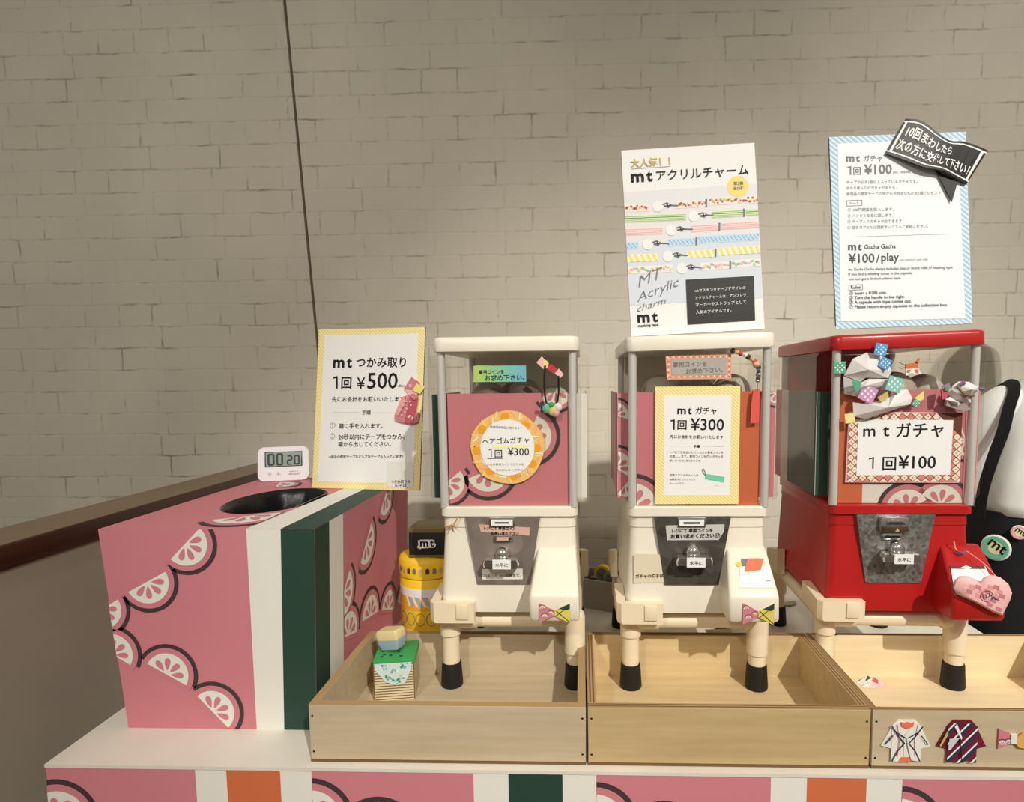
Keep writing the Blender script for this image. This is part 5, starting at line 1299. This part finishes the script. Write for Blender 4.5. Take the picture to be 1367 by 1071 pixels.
def ell(cx, cy, z, a, b, n=32, k=2.3, wob=0, ph=0):
    out = []
    for i in range(n):
        t_ = 2 * PI * i / n; c, s = math.cos(t_), math.sin(t_); q = 1 + wob * math.sin(7 * t_ + ph)
        out.append((cx + a * q * math.copysign(abs(c) ** (2 / k), c), cy + b * q * math.copysign(abs(s) ** (2 / k), s), z))
    return out
mb = MB()
mb.loft([ell(0, 0, .95, .150, .115), ell(0, 0, .985, .185, .138, wob=.02), ell(0, 0, 1.000, .216, .170, wob=.035, ph=.5), ell(0, 0, 1.03, .218, .172, wob=.045, ph=1), ell(0, 0, 1.10, .194, .150, wob=.03, ph=1.6), ell(0, 0, 1.19, .184, .134, wob=.02, ph=2), ell(0, 0, 1.255, .176, .115, wob=.012, ph=2), ell(0, 0, 1.295, .156, .094), ell(0, .003, 1.330, .112, .076), ell(0, .006, 1.352, .066, .062), ell(0, .006, 1.360, .058, .058)], SHIRT, False, False)
mb.build('shirt', pr_, sharp=80)
SW = .022
for s in (-1, 1):
    mb = MB(); mb.tube(spline([(s * .105, .004, 1.285), (s * .156, .006, 1.250), (s * .178, .026, 1.16), (s * .190, .056, 1.04), (s * .176, .085, .985)], 5), [.045, .052, .058, .061, .063, .064, .064, .065, .066, .066, .066, .065, .064, .063, .062, .060, .056, .052, .048, .044, .042], SHIRT, 18); mb.build('sleeve', pr_, sharp=80)
mb = MB(); mb.loft([ell(0, 0, .42, .246, .165, k=2.8, wob=.02), ell(0, 0, .60, .244, .160, k=2.8, wob=.018), ell(0, 0, .80, .238, .154, k=3, wob=.01), ell(0, 0, .93, .228, .150, k=3), ell(0, 0, .985, .225, .150, k=2.8), ell(0, -.002, 1.006, .220, .150, k=2.6)], APRON, False, False)
mb.build('apron', pr_, sharp=80)
# apron straps over the shoulders, following the shirt
for s in (-1, 1):
    mb = MB(); pts = [(s * .226, -.056, .985), (s * .222, -.060, 1.06), (s * .208, -.066, 1.14), (s * .190, -.070, 1.21), (s * .172, -.060, 1.265), (s * .152, -.046, 1.302), (s * .135, -.015, 1.322), (s * .128, .03, 1.322), (s * .098, .085, 1.29), (s * .11, .135, 1.18), (s * .11, .155, 1.02)]
    if s > 0: pts = [(x * .74, y * 1.45 if y < 0 else y, z) for x, y, z in pts]
    P2 = spline(pts, 5); L_ = []; wdt = .014
    for i, q in enumerate(P2):
        tq = (P2[min(i + 1, len(P2) - 1)] - P2[max(i - 1, 0)]).normalized(); out_ = Vector((q.x * .6, q.y, 0)); out_ = (out_ + Vector((0, 0, max(0, (q.z - 1.27)) * 2.5))).normalized(); sd = tq.cross(out_).normalized(); q = q + out_ * .010
        L_.append([q - sd * wdt, q + sd * wdt, q + sd * wdt + out_ * .003, q - sd * wdt + out_ * .003])
    mb.loft(L_, APRON); mb.build('apron_strap', pr_, sharp=30)
for s in (-1, 1):
    mb = MB(); mb.loft([ell(s * .095, .01, .07, .062, .070), ell(s * .095, .01, .3, .074, .078), ell(s * .093, 0, .5, .082, .086), ell(s * .088, 0, .80, .100, .110), ell(s * .06, 0, .9, .10, .12)], TROUS, True, False); mb.build('trouser_leg', pr_, sharp=80)
    mb = MB(); mb.loft([ell(s * .097, -.055, .001, .044, .125), ell(s * .097, -.055, .02, .047, .130), ell(s * .097, -.045, .05, .044, .112), ell(s * .095, .005, .088, .042, .058)], RUBBER); mb.build('shoe', pr_, sharp=60)
# face
HS = (.026, 0, 0)
mb = MB()
for s in (-1, 1):
    mb.sphere((s * .030, -.089, 1.505), (.011, .005, .0050), WHITE2, 12, 8); mb.sphere((s * .030, -.0945, 1.505), (.0050, .003, .0048), HAIR, 10, 6); mb.tube([(s * .046, -.086, 1.524), (s * .03, -.096, 1.530), (s * .014, -.097, 1.526)], .0022, HAIR, 6)
mb.build('eyes', pr_, HS)
mb = MB(); mb.tube([(0, -.094, 1.505), (0, -.106, 1.485), (0, -.112, 1.470), (0, -.098, 1.463)], [.006, .009, .011, .006], SKIN, 10); mb.build('nose', pr_, HS, sharp=80)
mb = MB(); mb.tube([(-.022, -.083, 1.442), (-.010, -.092, 1.444), (0, -.094, 1.4425), (.010, -.092, 1.444), (.022, -.083, 1.442)], [.002, .005, .005, .005, .002], PINKD, 8); mb.build('mouth', pr_, HS, sharp=80)
for s in (-1, 1):
    mb = MB(); mb.sphere((s * .079, .004, 1.49), (.008, .017, .028), SKIN, 12, 10); mb.build('ear', pr_, HS, sharp=80)
mb = MB(); mb.loft([ell(0, .045, 1.39, .060, .044), ell(0, .036, 1.43, .076, .066), ell(0, .028, 1.50, .083, .078), ell(0, .008, 1.545, .084, .098), ell(0, .006, 1.585, .078, .090), ell(0, .008, 1.615, .05, .058), ell(0, .008, 1.626, .01, .012)], HAIR); mb.build('hair', pr_, HS, sharp=80)
# badges on the apron
def badge(phi, z, r, m0, m1, s, nm):
    a, b = .238 - (z - .80) / .13 * .010, .1515; k = 3; c, sn = math.cos(phi), math.sin(phi)
    pos = Vector((a * math.copysign(abs(c) ** (2 / k), c), b * math.copysign(abs(sn) ** (2 / k), sn), z)); nrm = Vector((c / a, sn / b, .12)).normalized()
    mb = MB(); mb.lathe((0, 0, 0), [(.001, .0), (r * .97, 0), (r, .002), (r * .9, .0045), (.001, .0055)], m0, 32)
    p = Pr(mb, (0, 0, .0056), X, Y, 1, 1, rect=(-1, -1, 1, 1)); p.disc((0, 0), r * .88, m1, 1, 28); p.disc((0, 0), r * .5, YELLOW2, 2, 24)
    p.text(s, -r * .55, r * .2, 0, INK, 4, .02, end=(r * .5, -r * .45))
    o = mb.build('badge', pr_); o.location = pos + nrm * .004
    o.rotation_euler = nrm.to_track_quat('Z', 'Y').to_euler(); o['label'] = nm
badge(PI + .50, .918, .033, WHITE2, MINT, 'mt', 'round mint green badge'); badge(PI + .80, .965, .018, WHITE2, PALE, 'mt', 'small round pale badge')
